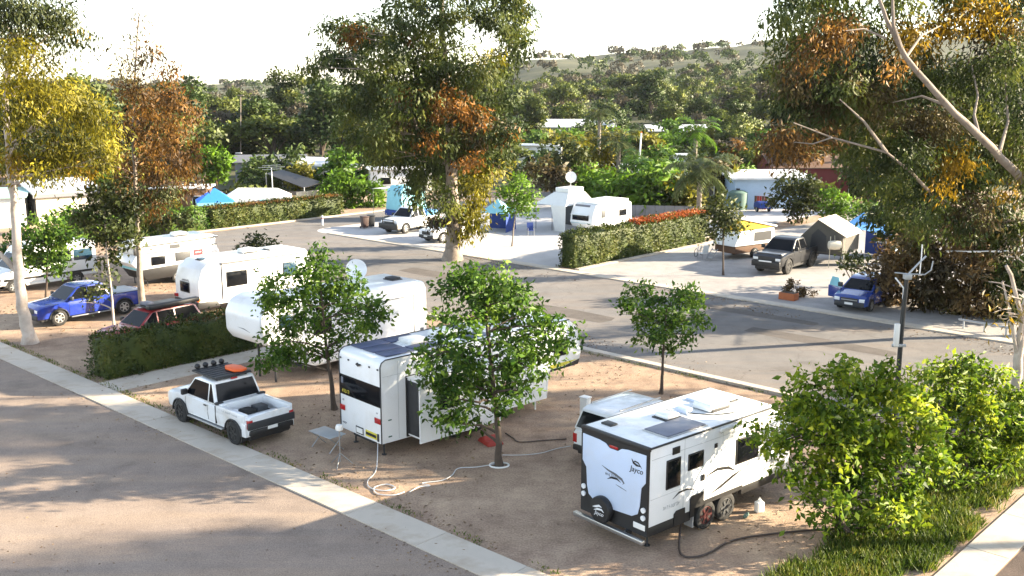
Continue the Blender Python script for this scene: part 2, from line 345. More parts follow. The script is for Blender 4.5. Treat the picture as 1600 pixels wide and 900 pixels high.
def car(name, label, cat, loc, rz, paint, L=5.3, W=1.9, wf=1.75, wr=-1.5, r=.39, top=None, cab=None, bed=None, sill=.42, hwr=.74, rim='rim_alloy', rw=.26, group=None,
        pillars=(), glass='glass', trim='black', flare=True, steps=False):
    t = thing(name, label, cat, loc, rz, group); hw = W/2; yf = L/2
    def zt(y):
        for (a, za), (b, zb) in zip(top, top[1:]):
            if a >= y >= b: return za + (zb-za)*(a-y)/(a-b+1e-9)
        return top[-1][1] if y < top[-1][0] else top[0][1]
    Ra = r*1.2
    ys = set([yf, yf-.04, yf-.15, yf-.35, -yf, -yf+.04, -yf+.12])
    for c in (wf, wr):
        for i in range(13): ys.add(round(c + Ra*math.cos(math.pi*i/12), 4))
        ys.add(c+Ra+.001); ys.add(c-Ra-.001)
    for a, _ in top: ys.add(a)
    if bed: ys.update([bed[0], bed[0]+.03, bed[1], bed[1]-.03])
    for i in range(12): ys.add(-yf + L*i/12)
    ys = sorted([y for y in ys if -yf <= y <= yf], reverse=True); st = []
    for y in ys:
        zb = sill
        if y > wf+Ra or y < wr-Ra: zb = sill + .02
        for c in (wf, wr):
            d = Ra*Ra - (y-c)**2
            if d >= 0: zb = max(sill, r + math.sqrt(d)*.96)
        e = yf - abs(y); tp = 1 - .085*max(0, 1-e/.38)**2 - .02*max(0, 1-e/1.1)
        z1 = zt(y); zb = min(zb, z1-.09)
        kind = 1 if bed and bed[1] <= y <= bed[0] else 0
        st.append((y, zb, z1, hw*tp, kind, bed[2] if bed else 0))
    body = loft_body(st).build('body', paint, t, smooth=35)
    part('underbody', 'black', t, (-hw*.8, hw*.8, -yf+.12, yf-.15, .3, min(.75, bed[2]-.03 if bed else .75)))
    # cabin with glass
    zb = cab[0][1]; zr = max(z for _, z in cab); hb = hw*.955; hr = hw*hwr
    fx = lambda y, z: hb + (hr-hb)*max(0, (z-zb))/(zr-zb)
    cb = MB(); n = len(cab); vs = [(sg*fx(y, z), y, z) for sg in (-1, 1) for y, z in cab]
    cb.add(vs, [tuple(range(n))[::-1], tuple(range(n, 2*n))] + [(i, (i+1) % n, (i+1) % n + n, i+n) for i in range(n)])
    cb.build('cabin', paint, t, bevel=.05, seg=3)
    # side glass: strip between belt and roof cut by pillars
    ztop = zr-.10; zlo = zb+.05
    def yedge(z, front):                       # cabin outline at height z
        c = []
        for (a, za), (b, zb_) in zip(cab, cab[1:]):
            if (za-z)*(zb_-z) <= 0 and abs(za-zb_) > 1e-6: c.append(a + (b-a)*(z-za)/(zb_-za))
        return max(c) if front else min(c)
    f0, f1 = yedge(zlo, True)-.12, yedge(ztop, True)-.10
    b0, b1 = yedge(zlo, False)+.10, yedge(ztop, False)+.10
    cuts = [(f0, f1)] + [(p, p) for p in pillars] + [(b0, b1)]
    for sg in (-1, 1):
        for i in range(len(cuts)-1):
            g0 = .035 if i else 0; g1 = .035 if i < len(cuts)-2 else 0
            p = [(cuts[i][0]-g0, zlo), (cuts[i][1]-g0, ztop), (cuts[i+1][1]+g1, ztop), (cuts[i+1][0]+g1, zlo)]
            pts = [(sg*(fx(y, z)+.004), y, z) for y, z in p]
            if sg < 0: pts = pts[::-1]
            MB().quadslab(pts[::-1], .006).build('side_window', glass, t, smooth=0)
    def screen(nm, a, b, top_in=.12, lo_in=.1):
        (y0, z0), (y1, z1) = a, b; d = Vector((0, y1-y0, z1-z0)); ln = d.length; d /= ln
        nn = Vector((0, d.z, -d.y)) ; nn = nn if (nn.y > 0) == (nm == 'windscreen') else -nn
        q = []
        for k_, sg in ((.08, -1), (.08, 1), (ln-.09, 1), (ln-.09, -1)):
            y, z = y0 + d.y*k_, z0 + d.z*k_; q.append(Vector((sg*(fx(y, z)-.09), y, z)) + nn*.006)
        MB().quadslab(q, .006).build(nm, glass, t, smooth=0)
    screen('windscreen', cab[0], cab[1]); screen('rear_window', cab[-1], cab[-2])
    for sg in (-1, 1):
        for y in (wf, wr):
            wheel(t, sg*(hw-rw/2-.01), y, r, rw, rim)
            if flare:
                fl = MB(); ps = []
                for i in range(13):
                    a = math.pi*i/12; ps.append((sg*hw*.985, y+Ra*1.0*math.cos(a), r+Ra*.96*math.sin(a)))
                fl.tube(ps, .035, 6).build('wheel_arch', trim, t)
        part('mirror', trim, t, (min(sg*hw*.97, sg*(hw+.2)), max(sg*hw*.97, sg*(hw+.2)), f0-.2, f0-.06, zb+.04, zb+.25), bevel=.03)
        zf = zt(yf-.1)
        part('headlight', 'lamp_clear', t, (min(sg*hw*.55, sg*hw*.88), max(sg*hw*.55, sg*hw*.88), yf-.17, yf+.012, zf-.25, zf-.08), bevel=.03)
        zk = zt(-yf+.05)
        part('tail_light', 'tail_red', t, (min(sg*hw*.74, sg*hw*.93), max(sg*hw*.74, sg*hw*.93), -yf-.012, -yf+.14, zk-.42, zk-.1), bevel=.02)
        for i, p in enumerate(pillars[:2]):
            part('door_handle', trim, t, (min(sg*hw*.99, sg*(hw+.03)), max(sg*hw*.99, sg*(hw+.03)), p+.05, p+.22, zb-.13, zb-.09), bevel=.01)
        for ys_ in [f0-.02] + list(pillars[:2]) + ([b0-.02] if not bed else []):
            MB().tube([(sg*hw*.968, ys_, sill+.08), (sg*hw*.992, ys_, sill+.3), (sg*hw*.998, ys_, zb-.2), (sg*hw*.985, ys_, zb-.07)], .009, 5).build('door_seam', 'charcoal', t)
        if steps: part('side_step', 'grey_metal', t, (min(sg*(hw-.1), sg*(hw+.06)), max(sg*(hw-.1), sg*(hw+.06)), wr+Ra+.1, wf-Ra-.1, sill-.09, sill-.03), bevel=.02)
    zf = zt(yf-.1)
    part('grille', trim, t, (-hw*.5, hw*.5, yf-.1, yf+.02, zf-.34, zf-.08), bevel=.02)
    part('front_bumper', trim, t, (-hw*.86, hw*.86, yf-.3, yf+.06, sill-.04, sill+.22), bevel=.05)
    part('rear_bumper', trim, t, (-hw*.88, hw*.88, -yf-.07, -yf+.2, sill, sill+.2), bevel=.04)
    part('number_plate', 'plate_white', t, (-.2, .2, yf+.06, yf+.075, sill+.08, sill+.19))
    part('number_plate', 'plate_white', t, (-.2, .2, -yf-.085, -yf-.07, sill+.12, sill+.23))
    return t

# ---------------------------------------------------------------- caravan pieces
def window(parent, side, a0, a1, z0, z1, pos, m='glass', frame='black', name='window'):
    # side: 'R' (+x) 'L' (-x) 'B' (-y) 'F' (+y); pos = coordinate of that wall
    def bx(e, g0, g1): 
        if side == 'R': return (pos+g0, pos+g1, a0-e, a1+e, z0-e, z1+e)
        if side == 'L': return (pos-g1, pos-g0, a0-e, a1+e, z0-e, z1+e)
        if side == 'B': return (a0-e, a1+e, pos-g1, pos-g0, z0-e, z1+e)
        return (a0-e, a1+e, pos+g0, pos+g1, z0-e, z1+e)
    w_ = part(name, frame, parent, bx(.03, -.01, .03), bevel=.03)
    part('pane', m, w_, bx(-.012, .02, .036), bevel=.015); return w_
def plate(parent, name, m, poly, side, pos, th=.012):
    # flat shaped panel on a wall; poly in (a,z)
    mb = MB()
    if side == 'R': mb.prism(poly, pos, pos+th, 'x')
    elif side == 'L': mb.prism(poly, pos-th, pos, 'x')
    elif side == 'B': mb.prism(poly, pos-th, pos, 'y')
    else: mb.prism(poly, pos, pos+th, 'y')
    return mb.build(name, m, parent, smooth=0)
def swoosh(pts, w0):
    # tapered curve as polygon
    P = [Vector((a, b)) for a, b in pts]; n = len(P); up = []; dn = []
    for i, p in enumerate(P):
        d = (P[min(i+1, n-1)]-P[max(i-1, 0)]).normalized(); nn = Vector((-d.y, d.x)); k = w0*math.sin(math.pi*(i+.15)/(n-.7))
        up.append(p+nn*k); dn.append(p-nn*k)
    return [tuple(q) for q in up+dn[::-1]]
def roof_hatch(parent, x, y, z, sx=.5, sy=.5, h=.12, m='roof_white', name='roof_hatch', base='dark_grey'):
    o = part(name, m, parent, (x-sx/2, x+sx/2, y-sy/2, y+sy/2, z+.03, z+h), bevel=.05, seg=2)
    part('hatch_frame', base, o, (x-sx/2-.05, x+sx/2+.05, y-sy/2-.05, y+sy/2+.05, z-.01, z+.035), bevel=.01); return o
def aircon(parent, x, y, z, m='roof_white'):
    o = MB().prism([(y-.5, z+.03), (y-.45, z+.24), (y+.3, z+.27), (y+.5, z+.1), (y+.5, z+.03)], -.33+x, .33+x).build('air_conditioner', m, parent, bevel=.05)
    part('vent_grille', 'black', o, (x-.36, x+.36, y-.42, y+.42, z-.01, z+.09), bevel=.02); return o
def legs(parent, spots, z):
    for x, y in spots: 
        MB().tube([(x, y, z+.1), (x, y, .02)], .03, 8).lathe([(.09, 0.0), (.09, .02)], 10, 'z', (x, y, .001)).build('stabiliser_leg', 'charcoal', parent)
def drawbar(parent, y, w=.8, ln=1.4, z=.48):
    mb = MB(); mb.tube([(-w, y, z), (0, y+ln, z)], .045, 6); mb.tube([(w, y, z), (0, y+ln, z)], .045, 6); mb.tube([(0, y+ln-.05, z), (0, y+ln+.25, z+.02)], .05, 8)
    mb.build('drawbar', 'charcoal', parent); MB().tube([(.12, y+ln-.3, 0.01), (.12, y+ln-.3, .8)], .03, 8).build('jockey_stand', 'grey_metal', parent)

def scribble(parent, side, pos, a0, a1, z, h, m, n):
    # worn lettering too small to read: a row of short strokes
    mb = MB(); k = (a1-a0)/n; rr = random.Random(int(abs(a0*97+z*31)*10)+n)
    for i in range(n):
        c = a0 + k*(i+.5); w_ = abs(k)*.36; sl = .25*h; hh = h*rr.uniform(.35, .5); st = abs(k)*.11
        strokes = [[(c-w_, z-hh), (c-w_+st*1.6, z-hh), (c-w_+st*1.6+sl, z+hh), (c-w_+sl, z+hh)]]
        if rr.random() < .7: strokes.append([(c+w_*.4, z-hh), (c+w_*.4+st*1.6, z-hh), (c+w_*.4+st*1.6+sl, z+hh*.6), (c+w_*.4+sl, z+hh*.6)])
        if rr.random() < .8: zz = z + rr.choice((-.9, 0, .8))*hh; strokes.append([(c-w_, zz-h*.07), (c+w_, zz-h*.07), (c+w_, zz+h*.07), (c-w_, zz+h*.07)])
        for j, p in enumerate(strokes):
            t = .004 + .0008*j
            if side == 'R': mb.prism(p, pos, pos+t)
            elif side == 'L': mb.prism(p, pos-t, pos)
            elif side == 'B': mb.prism(p, pos-t, pos, 'y')
            else: mb.prism(p, pos, pos+t, 'y')
    return tag(mb.build('lettering', m, parent, smooth=0), kind='stuff')

# ================================================================ THE SETTING
def sstep(a, b, x): t = np.clip((x-a)/(b-a), 0, 1); return t*t*(3-2*t)
def hterr(x, y):
    x = np.asarray(x, float); y = np.asarray(y, float); a = x/np.maximum(y, 60)
    ridge = 9 + 24*sstep(-.14, .06, a) + 17*sstep(.05, .28, a)
    h = ridge*(.20*sstep(150, 330, y) + .34*sstep(300, 560, y) + .46*sstep(480, 950, y))
    h = h + sstep(300, 700, y)*(2.2*np.sin(x*.021+1)+1.6*np.sin(x*.043+y*.011)+.9*np.sin(x*.09))
    return h*(1 - .8*sstep(1100, 2200, y))
xs = np.concatenate([np.linspace(-2200, -260, 30), np.linspace(-240, 240, 61), np.linspace(260, 2200, 30)])
ys = np.concatenate([np.linspace(-300, 0, 11), np.linspace(8, 160, 20), np.linspace(170, 1100, 80), np.linspace(1150, 2600, 20)])
X, Y = np.meshgrid(xs, ys); Z = hterr(X, Y); nx = len(xs)
idx = np.arange(len(ys)*nx).reshape(len(ys), nx)
q = np.stack([idx[:-1, :-1], idx[:-1, 1:], idx[1:, 1:], idx[1:, :-1]], -1).reshape(-1, 4)
me = np_mesh('ground', np.stack([X, Y, Z], -1).reshape(-1, 3), q, 'dirt'); me.materials.append(M['terrain'])
yc = Y[:-1, :-1].reshape(-1); me.polygons.foreach_set('material_index', (yc > 118).astype(np.int32))
me.polygons.foreach_set('use_smooth', np.ones(len(q), bool))
tag(link('ground', me), kind='structure')
def sheet(name, poly, z, m):
    me = bpy.data.meshes.new(name); me.from_pydata([tuple(WP(s, b, z)) for s, b in poly], [], [tuple(range(len(poly)))])
    if me.polygons[0].normal.z < 0: me.flip_normals()
    me.materials.append(M[m]); return tag(link(name, me), kind='structure')
sheet('near_road', [(-260, -90), (60, -90), (60, 17.2), (-260, 17.2)], .006, 'near_road')
sheet('side_road', [(-7.5, 17.2), (.5, 17.2), (.5, 36.9), (-7.5, 36.9)], .006, 'side_road')
sheet('road', [(70, 36.9), (70, 51.75), (-70.2, 51.75), (-72, 53), (-72.6, 56), (-72.6, 130), (-78, 130), (-78, 60), (-77.2, 46), (-77, 36.9)], .005, 'asphalt')
cor = [(-70.2 - 2.2*math.sin(t), 54.0 - 2.2*math.cos(t)) for t in [i*math.pi/16 for i in range(9)]]
sheet('concrete_pad', [(-45.2, 52.45), (-70.2, 51.8)] + cor + [(-72.4, 100), (-45.2, 100)], .010, 'pad')
sheet('gravel_pad', [(-43.0, 52.45), (18, 52.45), (18, 100), (-43.0, 100)], .008, 'pad_gravel')
sheet('verge', [(-160, 18.4), (-78, 18.4), (-78, 60), (-160, 60)], .003, 'dirt')
for i_, (s0_, b0_, l_, w_) in enumerate(((-38, 41.5, 5.5, 1.6), (-26, 45.2, 7.5, 1.2), (-19, 40.2, 3.2, 2.2), (-52, 44.5, 6, 1.5), (-33, 48.6, 9, .9), (-12, 46.8, 5, 1.4))):
    k_ = [(s0_, b0_), (s0_+l_*.4, b0_-.12), (s0_+l_, b0_+.1), (s0_+l_+.15, b0_+w_*.6), (s0_+l_-.1, b0_+w_), (s0_+l_*.5, b0_+w_+.1), (s0_-.1, b0_+w_-.08)]
    sheet('road_patch', k_, .009, 'patch')
_slab = {}
def slab_run(name, s0, s1, b0, b1, h, step, m='concrete', along='s', gap=.012):
    root = bpy.data.objects.new(name, None); col.objects.link(root); tag(root, kind='structure'); root.rotation_euler = (0, 0, -AZ)
    n = max(1, round(((s1-s0) if along == 's' else (b1-b0))/step)); ln = ((s1-s0) if along == 's' else (b1-b0))/n
    key = (name, h)
    wd = (b1-b0) if along == 's' else (s1-s0)
    me = MB().box(-(ln-gap)/2 if along == 's' else -wd/2, (ln-gap)/2 if along == 's' else wd/2, -wd/2 if along == 's' else -(ln-gap)/2, wd/2 if along == 's' else (ln-gap)/2, -.08, h).mesh('slab', m, bevel=.008, seg=1)
    for i in range(n):
        o = link('slab', me, root); c = (i+.5)*ln
        o.location = (s0+c, (b0+b1)/2, random.uniform(-.006, .004)) if along == 's' else ((s0+s1)/2, b0+c, random.uniform(-.006, .004))
    return root
slab_run('concrete_strip', -135, -7.5, 17.2, 18.4, .045, 3.0)
slab_run('side_strip', -8.65, -7.55, 18.45, 36.4, .045, 3.0, along='b')
slab_run('near_kerb', -66, -17.5, 36.5, 36.92, .11, 2.4)
slab_run('far_kerb', -69.5, 60, 51.72, 52.5, .07, 2.4)
slab_run('hedge_edging', -43.5, -43.1, 52.9, 72, .09, 2.4, along='b')
slab_run('site_path', -41.05, -39.3, 18.45, 33, .03, 2.9, along='b')
slab_run('far_edging', -78.4, -78.0, 40, 66, .1, 2.4, along='b')
slab_run('pad_edging', -45.1, -44.95, 52.9, 75, .03, 2.4, along='b')

# ================================================================ CARAVANS
def axis_place(s, b, az_deg): return WP(s, b), -R(az_deg)
def shift(loc, az_deg, fwd): return loc + Vector((math.sin(R(az_deg)), math.cos(R(az_deg)), 0))*fwd

# ---- silver-white touring caravan, front right (origin at the rear centre, y forward)
az = 49.5
J = thing('caravan', 'white touring caravan with black rear trim and spare wheel, at front right', 'caravan', WP(-16.03, 21.3), -R(az))
W2 = 1.25; Lj = 6.5
MB().prism([(0, .70), (0, 2.93), (Lj-.9, 2.95), (Lj-.1, 2.55), (Lj, 1.5), (Lj-.15, .80), (1.8, .80), (1.8, .70)], -W2, W2).build('body', 'white_van', J, bevel=.05)
MB().prism([(0.03, .46), (0.03, .74), (1.78, .74), (1.78, .46)], -W2-.006, W2+.006).build('skirt', 'black', J, bevel=.02)
MB().prism([(1.8, .5), (1.8, .82), (Lj-.2, .82), (Lj-.2, .5)], -W2+.28, W2-.28).build('chassis', 'black', J, bevel=.02)
for sg in (-1, 1): MB().prism([(4.05, .6), (4.05, .84), (Lj-.2, .84), (Lj-.2, .6)], min(sg*(W2-.1), sg*(W2+.004)), max(sg*(W2-.1), sg*(W2+.004))).build('skirt', 'black', J, bevel=.01)
part('roof', 'roof_white', J, (-W2+.02, W2-.02, .06, Lj-.92, 2.93, 2.985), bevel=.02)
hw = W2
back = [(-hw, .48), (hw, .48), (hw, 2.9), (-hw, 2.9)]
plate(J, 'rear_surround', 'black', back, 'B', -.002, .03)
half = [(0, 2.62), (.16, 2.62), (.3, 2.72), (.55, 2.76), (1.19, 2.78), (1.19, 2.0), (1.04, 1.82), (1.0, 1.3), (.93, 1.05), (.72, .93), (0, .88)]
rp = MB().prism(half + [(-x, z) for x, z in half[::-1] if x > 0], -.055, -.03, 'y').build('rear_panel', 'shade_blue_white', J, bevel=.012)
part('brake_light', 'tail_red', J, (-.16, .16, -.06, -.03, 2.64, 2.72), bevel=.015)
part('roof_trim', 'black', J, (-hw-.02, hw+.02, -.06, .07, 2.87, 3.0), bevel=.025)
for sg in (-1, 1):
    MB().tube([(sg*hw, .02, 2.95), (sg*hw, Lj-.9, 2.965), (sg*hw, Lj-.12, 2.56)], .03, 6).build('edge_moulding', 'black', J)
    MB().tube([(sg*hw, 0, 2.95), (sg*hw, 0, .5)], .03, 6).build('edge_moulding', 'black', J)
    for z in (1.22, 1.0):
        MB().lathe([(.075, -.075), (.075, -.03)], 16, 'y', (sg*1.13, 0, z)).build('tail_light', 'lamp_clear', J)
part('number_plate', 'plate_white', J, (.78, 1.2, -.05, -.032, .64, .80), bevel=.01)
MB().box(-1.34, 1.3, -.26, -.12, .33, .45).build('rear_bumper', 'steel', J, bevel=.02)
for sg in (-1, 1): part('bumper_arm', 'charcoal', J, (sg*.58-.035, sg*.58+.035, -.16, .1, .34, .5))
sw = MB().lathe([(.30, -.05), (.37, -.03), (.385, -.1), (.385, -.2), (.36, -.25), (.1, -.262)], 30, 'y', (-.33, 0, .80)).build('spare_wheel_cover', 'black', J)
def put(o, ang, c): return o
lg = MB().prism(swoosh([(-.55, .86), (-.42, .90), (-.30, .95), (-.2, .93)], .035), -.272, -.265, 'y').build('emblem', 'lamp_clear', sw)
lg = MB().prism(swoosh([(-.5, .78), (-.36, .84), (-.2, .86), (-.12, .80)], .03), -.272, -.265, 'y').build('emblem', 'lamp_clear', sw)
text('Jayco', .16, 'lamp_clear', sw, (-.3, -.27, .72), REAR, shear=.3)
text('Jayco', .22, 'logo_black', rp, (.86, -.06, 2.28), REAR, 'lettering', .2)
MB().prism(swoosh([(.68, 2.56), (.75, 2.46), (.86, 2.42), (1.02, 2.42)], .035), -.062, -.055, 'y').build('emblem', 'logo_black', rp)
MB().prism(swoosh([(.72, 2.44), (.8, 2.52), (.92, 2.5), (1.05, 2.38)], .022), -.0625, -.0555, 'y').build('emblem', 'logo_black', rp)
MB().prism(swoosh([(-.42, 2.05), (-.2, 1.98), (.1, 1.93), (.33, 1.86), (.42, 1.77), (.36, 1.72)], .035), -.062, -.055, 'y').build('emblem', 'logo_grey', rp)
MB().prism(swoosh([(-.2, 1.72), (-.05, 1.8), (.15, 1.82), (.3, 1.76)], .03), -.0625, -.0555, 'y').build('emblem', 'logo_black', rp)
MB().prism(swoosh([(.12, 1.65), (.3, 1.62), (.52, 1.58)], .012), -.062, -.055, 'y').build('emblem', 'logo_grey', rp)
scribble(rp, 'B', -.055, -.3, .3, 1.86, .1, 'logo_grey', 8)
window(J, 'R', .72, 1.25, 1.66, 2.44, hw); window(J, 'R', 1.62, 2.22, 1.98, 2.40, hw); window(J, 'R', 3.75, 4.75, 1.62, 2.34, hw)
part('vent_cover', 'black', J, (hw, hw+.03, .92, 1.22, 2.58, 2.78), bevel=.01)
part('access_hatch', 'black', J, (hw, hw+.03, 2.72, 2.84, 2.35, 2.48), bevel=.01); part('door_handle', 'black', J, (hw, hw+.05, 2.18, 2.3, 1.52, 1.7), bevel=.01)
part('awning', 'roof_white', J, (hw, hw+.1, 2.9, Lj-1.1, 2.78, 2.9), bevel=.03)
plate(J, 'skirt_block', 'black', [(1.05, .5), (1.05, .84), (1.15, .92), (1.5, .92), (1.5, .5)], 'R', hw+.005, .03)
plate(J, 'wheel_guard', 'black', [(1.72, .55), (1.72, 1.1), (1.8, 1.18), (2.3, 1.18), (2.3, .9), (4.05, .9), (4.05, .78), (1.9, .78), (1.9, .55)], 'R', hw+.005, .03)
for pts, w_, m_ in (([(1.0, 1.3), (1.25, 1.42), (1.6, 1.43), (1.95, 1.33)], .03, 'logo_black'), ([(2.35, 1.58), (2.9, 1.68), (3.4, 1.6), (3.75, 1.42)], .05, 'logo_black'), ([(2.6, 1.0), (3.1, 1.12), (3.6, 1.28), (4.1, 1.4)], .05, 'logo_black'),
                    ([(3.0, 2.72), (3.3, 2.78), (3.55, 2.74)], .02, 'logo_grey')):
    MB().prism(swoosh(pts, w_), hw, hw+.006).build('stripe', m_, J)
scribble(J, 'R', hw, .6, 1.3, 1.12, .11, 'galv', 9)
for y in (2.45, 3.35):
    wheel(J, hw-.10, y, .42, .25, 'rim_dark_red' if y < 3 else 'dark_grey'); wheel(J, -hw+.10, y, .42, .25, 'dark_grey')
part('mudguard_panel', 'galv', J, (hw-.3, hw+.0, 1.88, 1.92, .2, .62))
part('solar_panel', 'solar_pale', J, (.2, 1.05, .95, 2.55, 3.02, 3.05), bevel=.006)
part('panel_frame', 'steel', J, (.16, 1.09, .91, 2.59, 2.99, 3.022), bevel=.006)
roof_hatch(J, -.15, 2.3, 2.985, .5, .55, .16, 'lamp_clear', base='charcoal'); roof_hatch(J, -.1, 4.9, 2.985, .5, .5, .14, 'lamp_clear', base='charcoal')
part('roof_vent', 'black', J, (-1.0, -.6, .45, .75, 2.98, 3.04), bevel=.03)
MB().tube([(-.2, 3.0, 3.0), (.25, 3.0, 3.05), (.7, 3.35, 3.05), (.9, 4.0, 3.03)], .02, 6).build('roof_rail', 'charcoal', J)
part('roof_box', 'shade_blue_white', J, (-.35, .05, 2.9, 3.2, 2.98, 3.14), bevel=.03); part('roof_box', 'shade_blue_white', J, (-.9, -.2, 4.0, 4.2, 2.98, 3.06), bevel=.03)
aircon(J, .1, 4.0, 2.985)
drawbar(J, Lj-.15); legs(J, [(-.9, .4), (.9, .4)], .4)

# ---- white fifth wheeler with solar roof and slide-out, centre
az = 47.5
Fv = thing('fifth_wheel_caravan', 'white fifth wheel caravan with roof solar panels and slide-out room, at centre', 'caravan', WP(-26.62, 20.95), -R(az))
hw = 1.22; T = 3.42
MB().prism([(0, .52), (0, T-.22), (.06, T-.08), (.22, T), (8.9, T+.02), (9.35, T-.35), (9.62, 2.1), (9.45, 1.55), (7.85, 1.5), (7.75, .5)], -hw, hw).build('body', 'white_van', Fv, bevel=.04)
part('chassis', 'charcoal', Fv, (-.6, .6, .1, 7.6, .4, .53))
for sg in (-1, 1): 
    MB().tube([(sg*hw, 0, .54), (sg*hw, 0, T-.22), (sg*hw, .06, T-.08), (sg*hw, .22, T), (sg*hw, 8.9, T+.02)], .022, 6).build('edge_moulding', 'charcoal', Fv)
part('rear_window', 'glass', Fv, (-hw+.02, hw-.02, -.02, .01, 1.80, 2.52), bevel=.01)
scribble(Fv, 'B', -.028, -1.05, -.62, 1.95, .14, 'plate_yellow', 5)
part('window_sticker', 'solar_pale', Fv, (-1.1, -.98, -.026, -.015, 2.2, 2.42), bevel=.01)
for x in (-1.1, -.62, .62, 1.1): part('marker_light', 'charcoal', Fv, (x-.035, x+.035, -.03, 0, 3.08, 3.13))
MB().prism([(-.14, 3.06), (0, 3.0), (.16, 3.08), (.06, 3.1), (0, 3.06), (-.06, 3.12)], -.06, 0, 'y').build('reversing_camera', 'charcoal', Fv)
part('tail_light', 'tail_red', Fv, (-hw+.01, -.92, -.035, 0, 1.22, 1.42), bevel=.02); part('tail_light', 'tail_red', Fv, (.86, hw-.01, -.035, 0, 1.22, 1.42), bevel=.02)
part('number_plate', 'plate_white', Fv, (-.25, .12, -.02, 0, .62, .8)); part('plate_frame', 'charcoal', Fv, (-.29, .16, -.012, 0, .58, .84))
part('warning_sticker', 'plate_yellow', Fv, (.3, .95, -.014, 0, .62, .84), bevel=.0); part('rear_lamp', 'charcoal', Fv, (1.0, 1.08, -.03, 0, .6, .86))
part('sticker_band', 'logo_black', Fv, (.33, .92, -.02, -.01, .68, .78))
scribble(Fv, 'B', 0, -1.12, -.85, .78, .09, 'logo_grey', 5); scribble(Fv, 'B', 0, -1.1, -.98, 1.6, .08, 'logo_grey', 2); scribble(Fv, 'B', 0, .93, 1.03, 1.58, .07, 'logo_grey', 2)
part('side_marker', 'tank_green', Fv, (hw, hw+.015, .28, .42, 1.3, 1.34)); part('side_marker', 'tank_green', Fv, (hw, hw+.015, .28, .42, .72, .76))
# slide-out room
sl_ = part('slide_out_room', 'white_van', Fv, (hw-.1, 2.0, 1.08, 4.55, .62, 2.66), bevel=.03)
part('slide_end_panel', 'charcoal', sl_, (hw+.002, 1.93, 1.066, 1.082, .70, 2.58), bevel=.008); part('slide_seal', 'black', sl_, (hw+.002, hw+.05, 1.02, 4.62, .58, 2.72), bevel=.01)
part('slide_roof', 'roof_white', sl_, (hw-.05, 2.03, 1.04, 4.6, 2.665, 2.70), bevel=.01)
window(sl_, 'R', 1.75, 2.75, 1.5, 2.15, 2.0, name='slide_window')
part('slide_flange', 'white_van', sl_, (1.98, 2.035, 1.0, 4.62, .52, 2.70), bevel=.01)
window(Fv, 'R', 5.3, 6.2, 1.75, 2.4, hw); part('door', 'white_paint', Fv, (hw, hw+.02, 6.6, 7.25, .7, 2.6), bevel=.01)
window(Fv, 'R', 8.1, 8.8, 2.1, 2.7, hw)
for y in (6.0, 6.8, 7.4): part('vent_cover', 'logo_grey', Fv, (hw, hw+.012, y, y+.06, 1.1, 1.14))
plate(Fv, 'stripe', 'logo_black', [(7.9, 1.52), (9.43, 1.57), (9.5, 1.78), (8.6, 1.62), (7.9, 1.62)], 'R', hw, .008)
plate(Fv, 'stripe', 'plate_yellow', [(7.9, 1.64), (8.6, 1.64), (9.4, 1.78), (7.9, 1.8)], 'R', hw, .007)
for y in (3.25, 4.25):
    wheel(Fv, hw-.14, y, .39, .24, 'dark_grey'); wheel(Fv, -hw+.14, y, .39, .24, 'dark_grey')
legs(Fv, [(-.85, .35), (.85, .35)], .45)
MB().tube([(.8, 7.5, .6), (.8, 7.5, .02)], .04, 8).build('landing_leg', 'roof_white', Fv); MB().tube([(-.8, 7.5, .6), (-.8, 7.5, .02)], .04, 8).build('landing_leg', 'roof_white', Fv)
MB().prism([(8.5, 1.5), (9.1, 1.5), (9.0, 1.2), (8.8, .95), (8.65, 1.2)], -.2, .2).build('king_pin', 'charcoal', Fv, bevel=.02)
for ci, x in enumerate((-.78, -.06, .66)):
    for y0, y1 in ((.42, 1.62), (1.68, 2.88), (3.9, 5.1)) if ci != 1 else ((.42, 1.62),):
        part('solar_panel', 'solar', Fv, (x-.33, x+.33, y0, y1, T+.022, T+.05), bevel=.006)
roof_hatch(Fv, -.05, 2.35, T+.01, .78, .78, .18, 'roof_white', base='roof_white'); aircon(Fv, -.1, 3.75, T+.01)
part('awning', 'canvas_dkblue', Fv, (-hw-.13, -hw, 1.2, 3.4, T-.3, T-.17), bevel=.04)
roof_hatch(Fv, .5, 6.5, T+.01, .5, .5, .14); roof_hatch(Fv, -.4, 7.6, T+.01, .5, .5, .14)

# ---- rounded fifth wheeler behind the hedge, nose to the camera
E = thing('fifth_wheel_caravan', 'large rounded white fifth wheel caravan with its nose over the hedge', 'caravan', WP(-36.35, 31.7), -R(223))
hw = 1.36; Le = 9.1
MB().prism([(0, .45), (0, 3.0), (.12, 3.3), (.45, 3.42), (6.5, 3.5), (8.2, 3.72), (8.85, 3.5), (9.12, 3.0), (9.1, 2.2), (8.8, 1.8), (7.2, 1.6), (6.9, 1.35), (6.8, .5)], -hw, hw).build('body', 'white_van', E, bevel=.16, seg=4)
part('chassis', 'charcoal', E, (-.7, .7, .2, 6.6, .34, .5))
plate(E, 'slide_panel', 'white_van', [(.9, .95), (5.2, .95), (5.2, 2.75), (.9, 2.75)], 'L', -hw, .02)
for p in ([(-hw-.025, .88, .93), (-hw-.025, .88, 2.78)], [(-hw-.025, .88, 2.78), (-hw-.025, 5.2, 2.78)]): MB().tube(p, .018, 6).build('slide_seal', 'dark_grey', E)
MB().tube([(-hw-.01, .3, .78), (-hw-.01, 1.2, .72), (-hw-.01, 2.2, .78)], .025, 6).build('skirt_trim', 'black', E)
part('vent_cover', 'logo_grey', E, (-hw-.012, -hw+.01, .28, .48, .85, 1.15))
window(E, 'L', 5.6, 6.5, 1.9, 2.6, -hw)
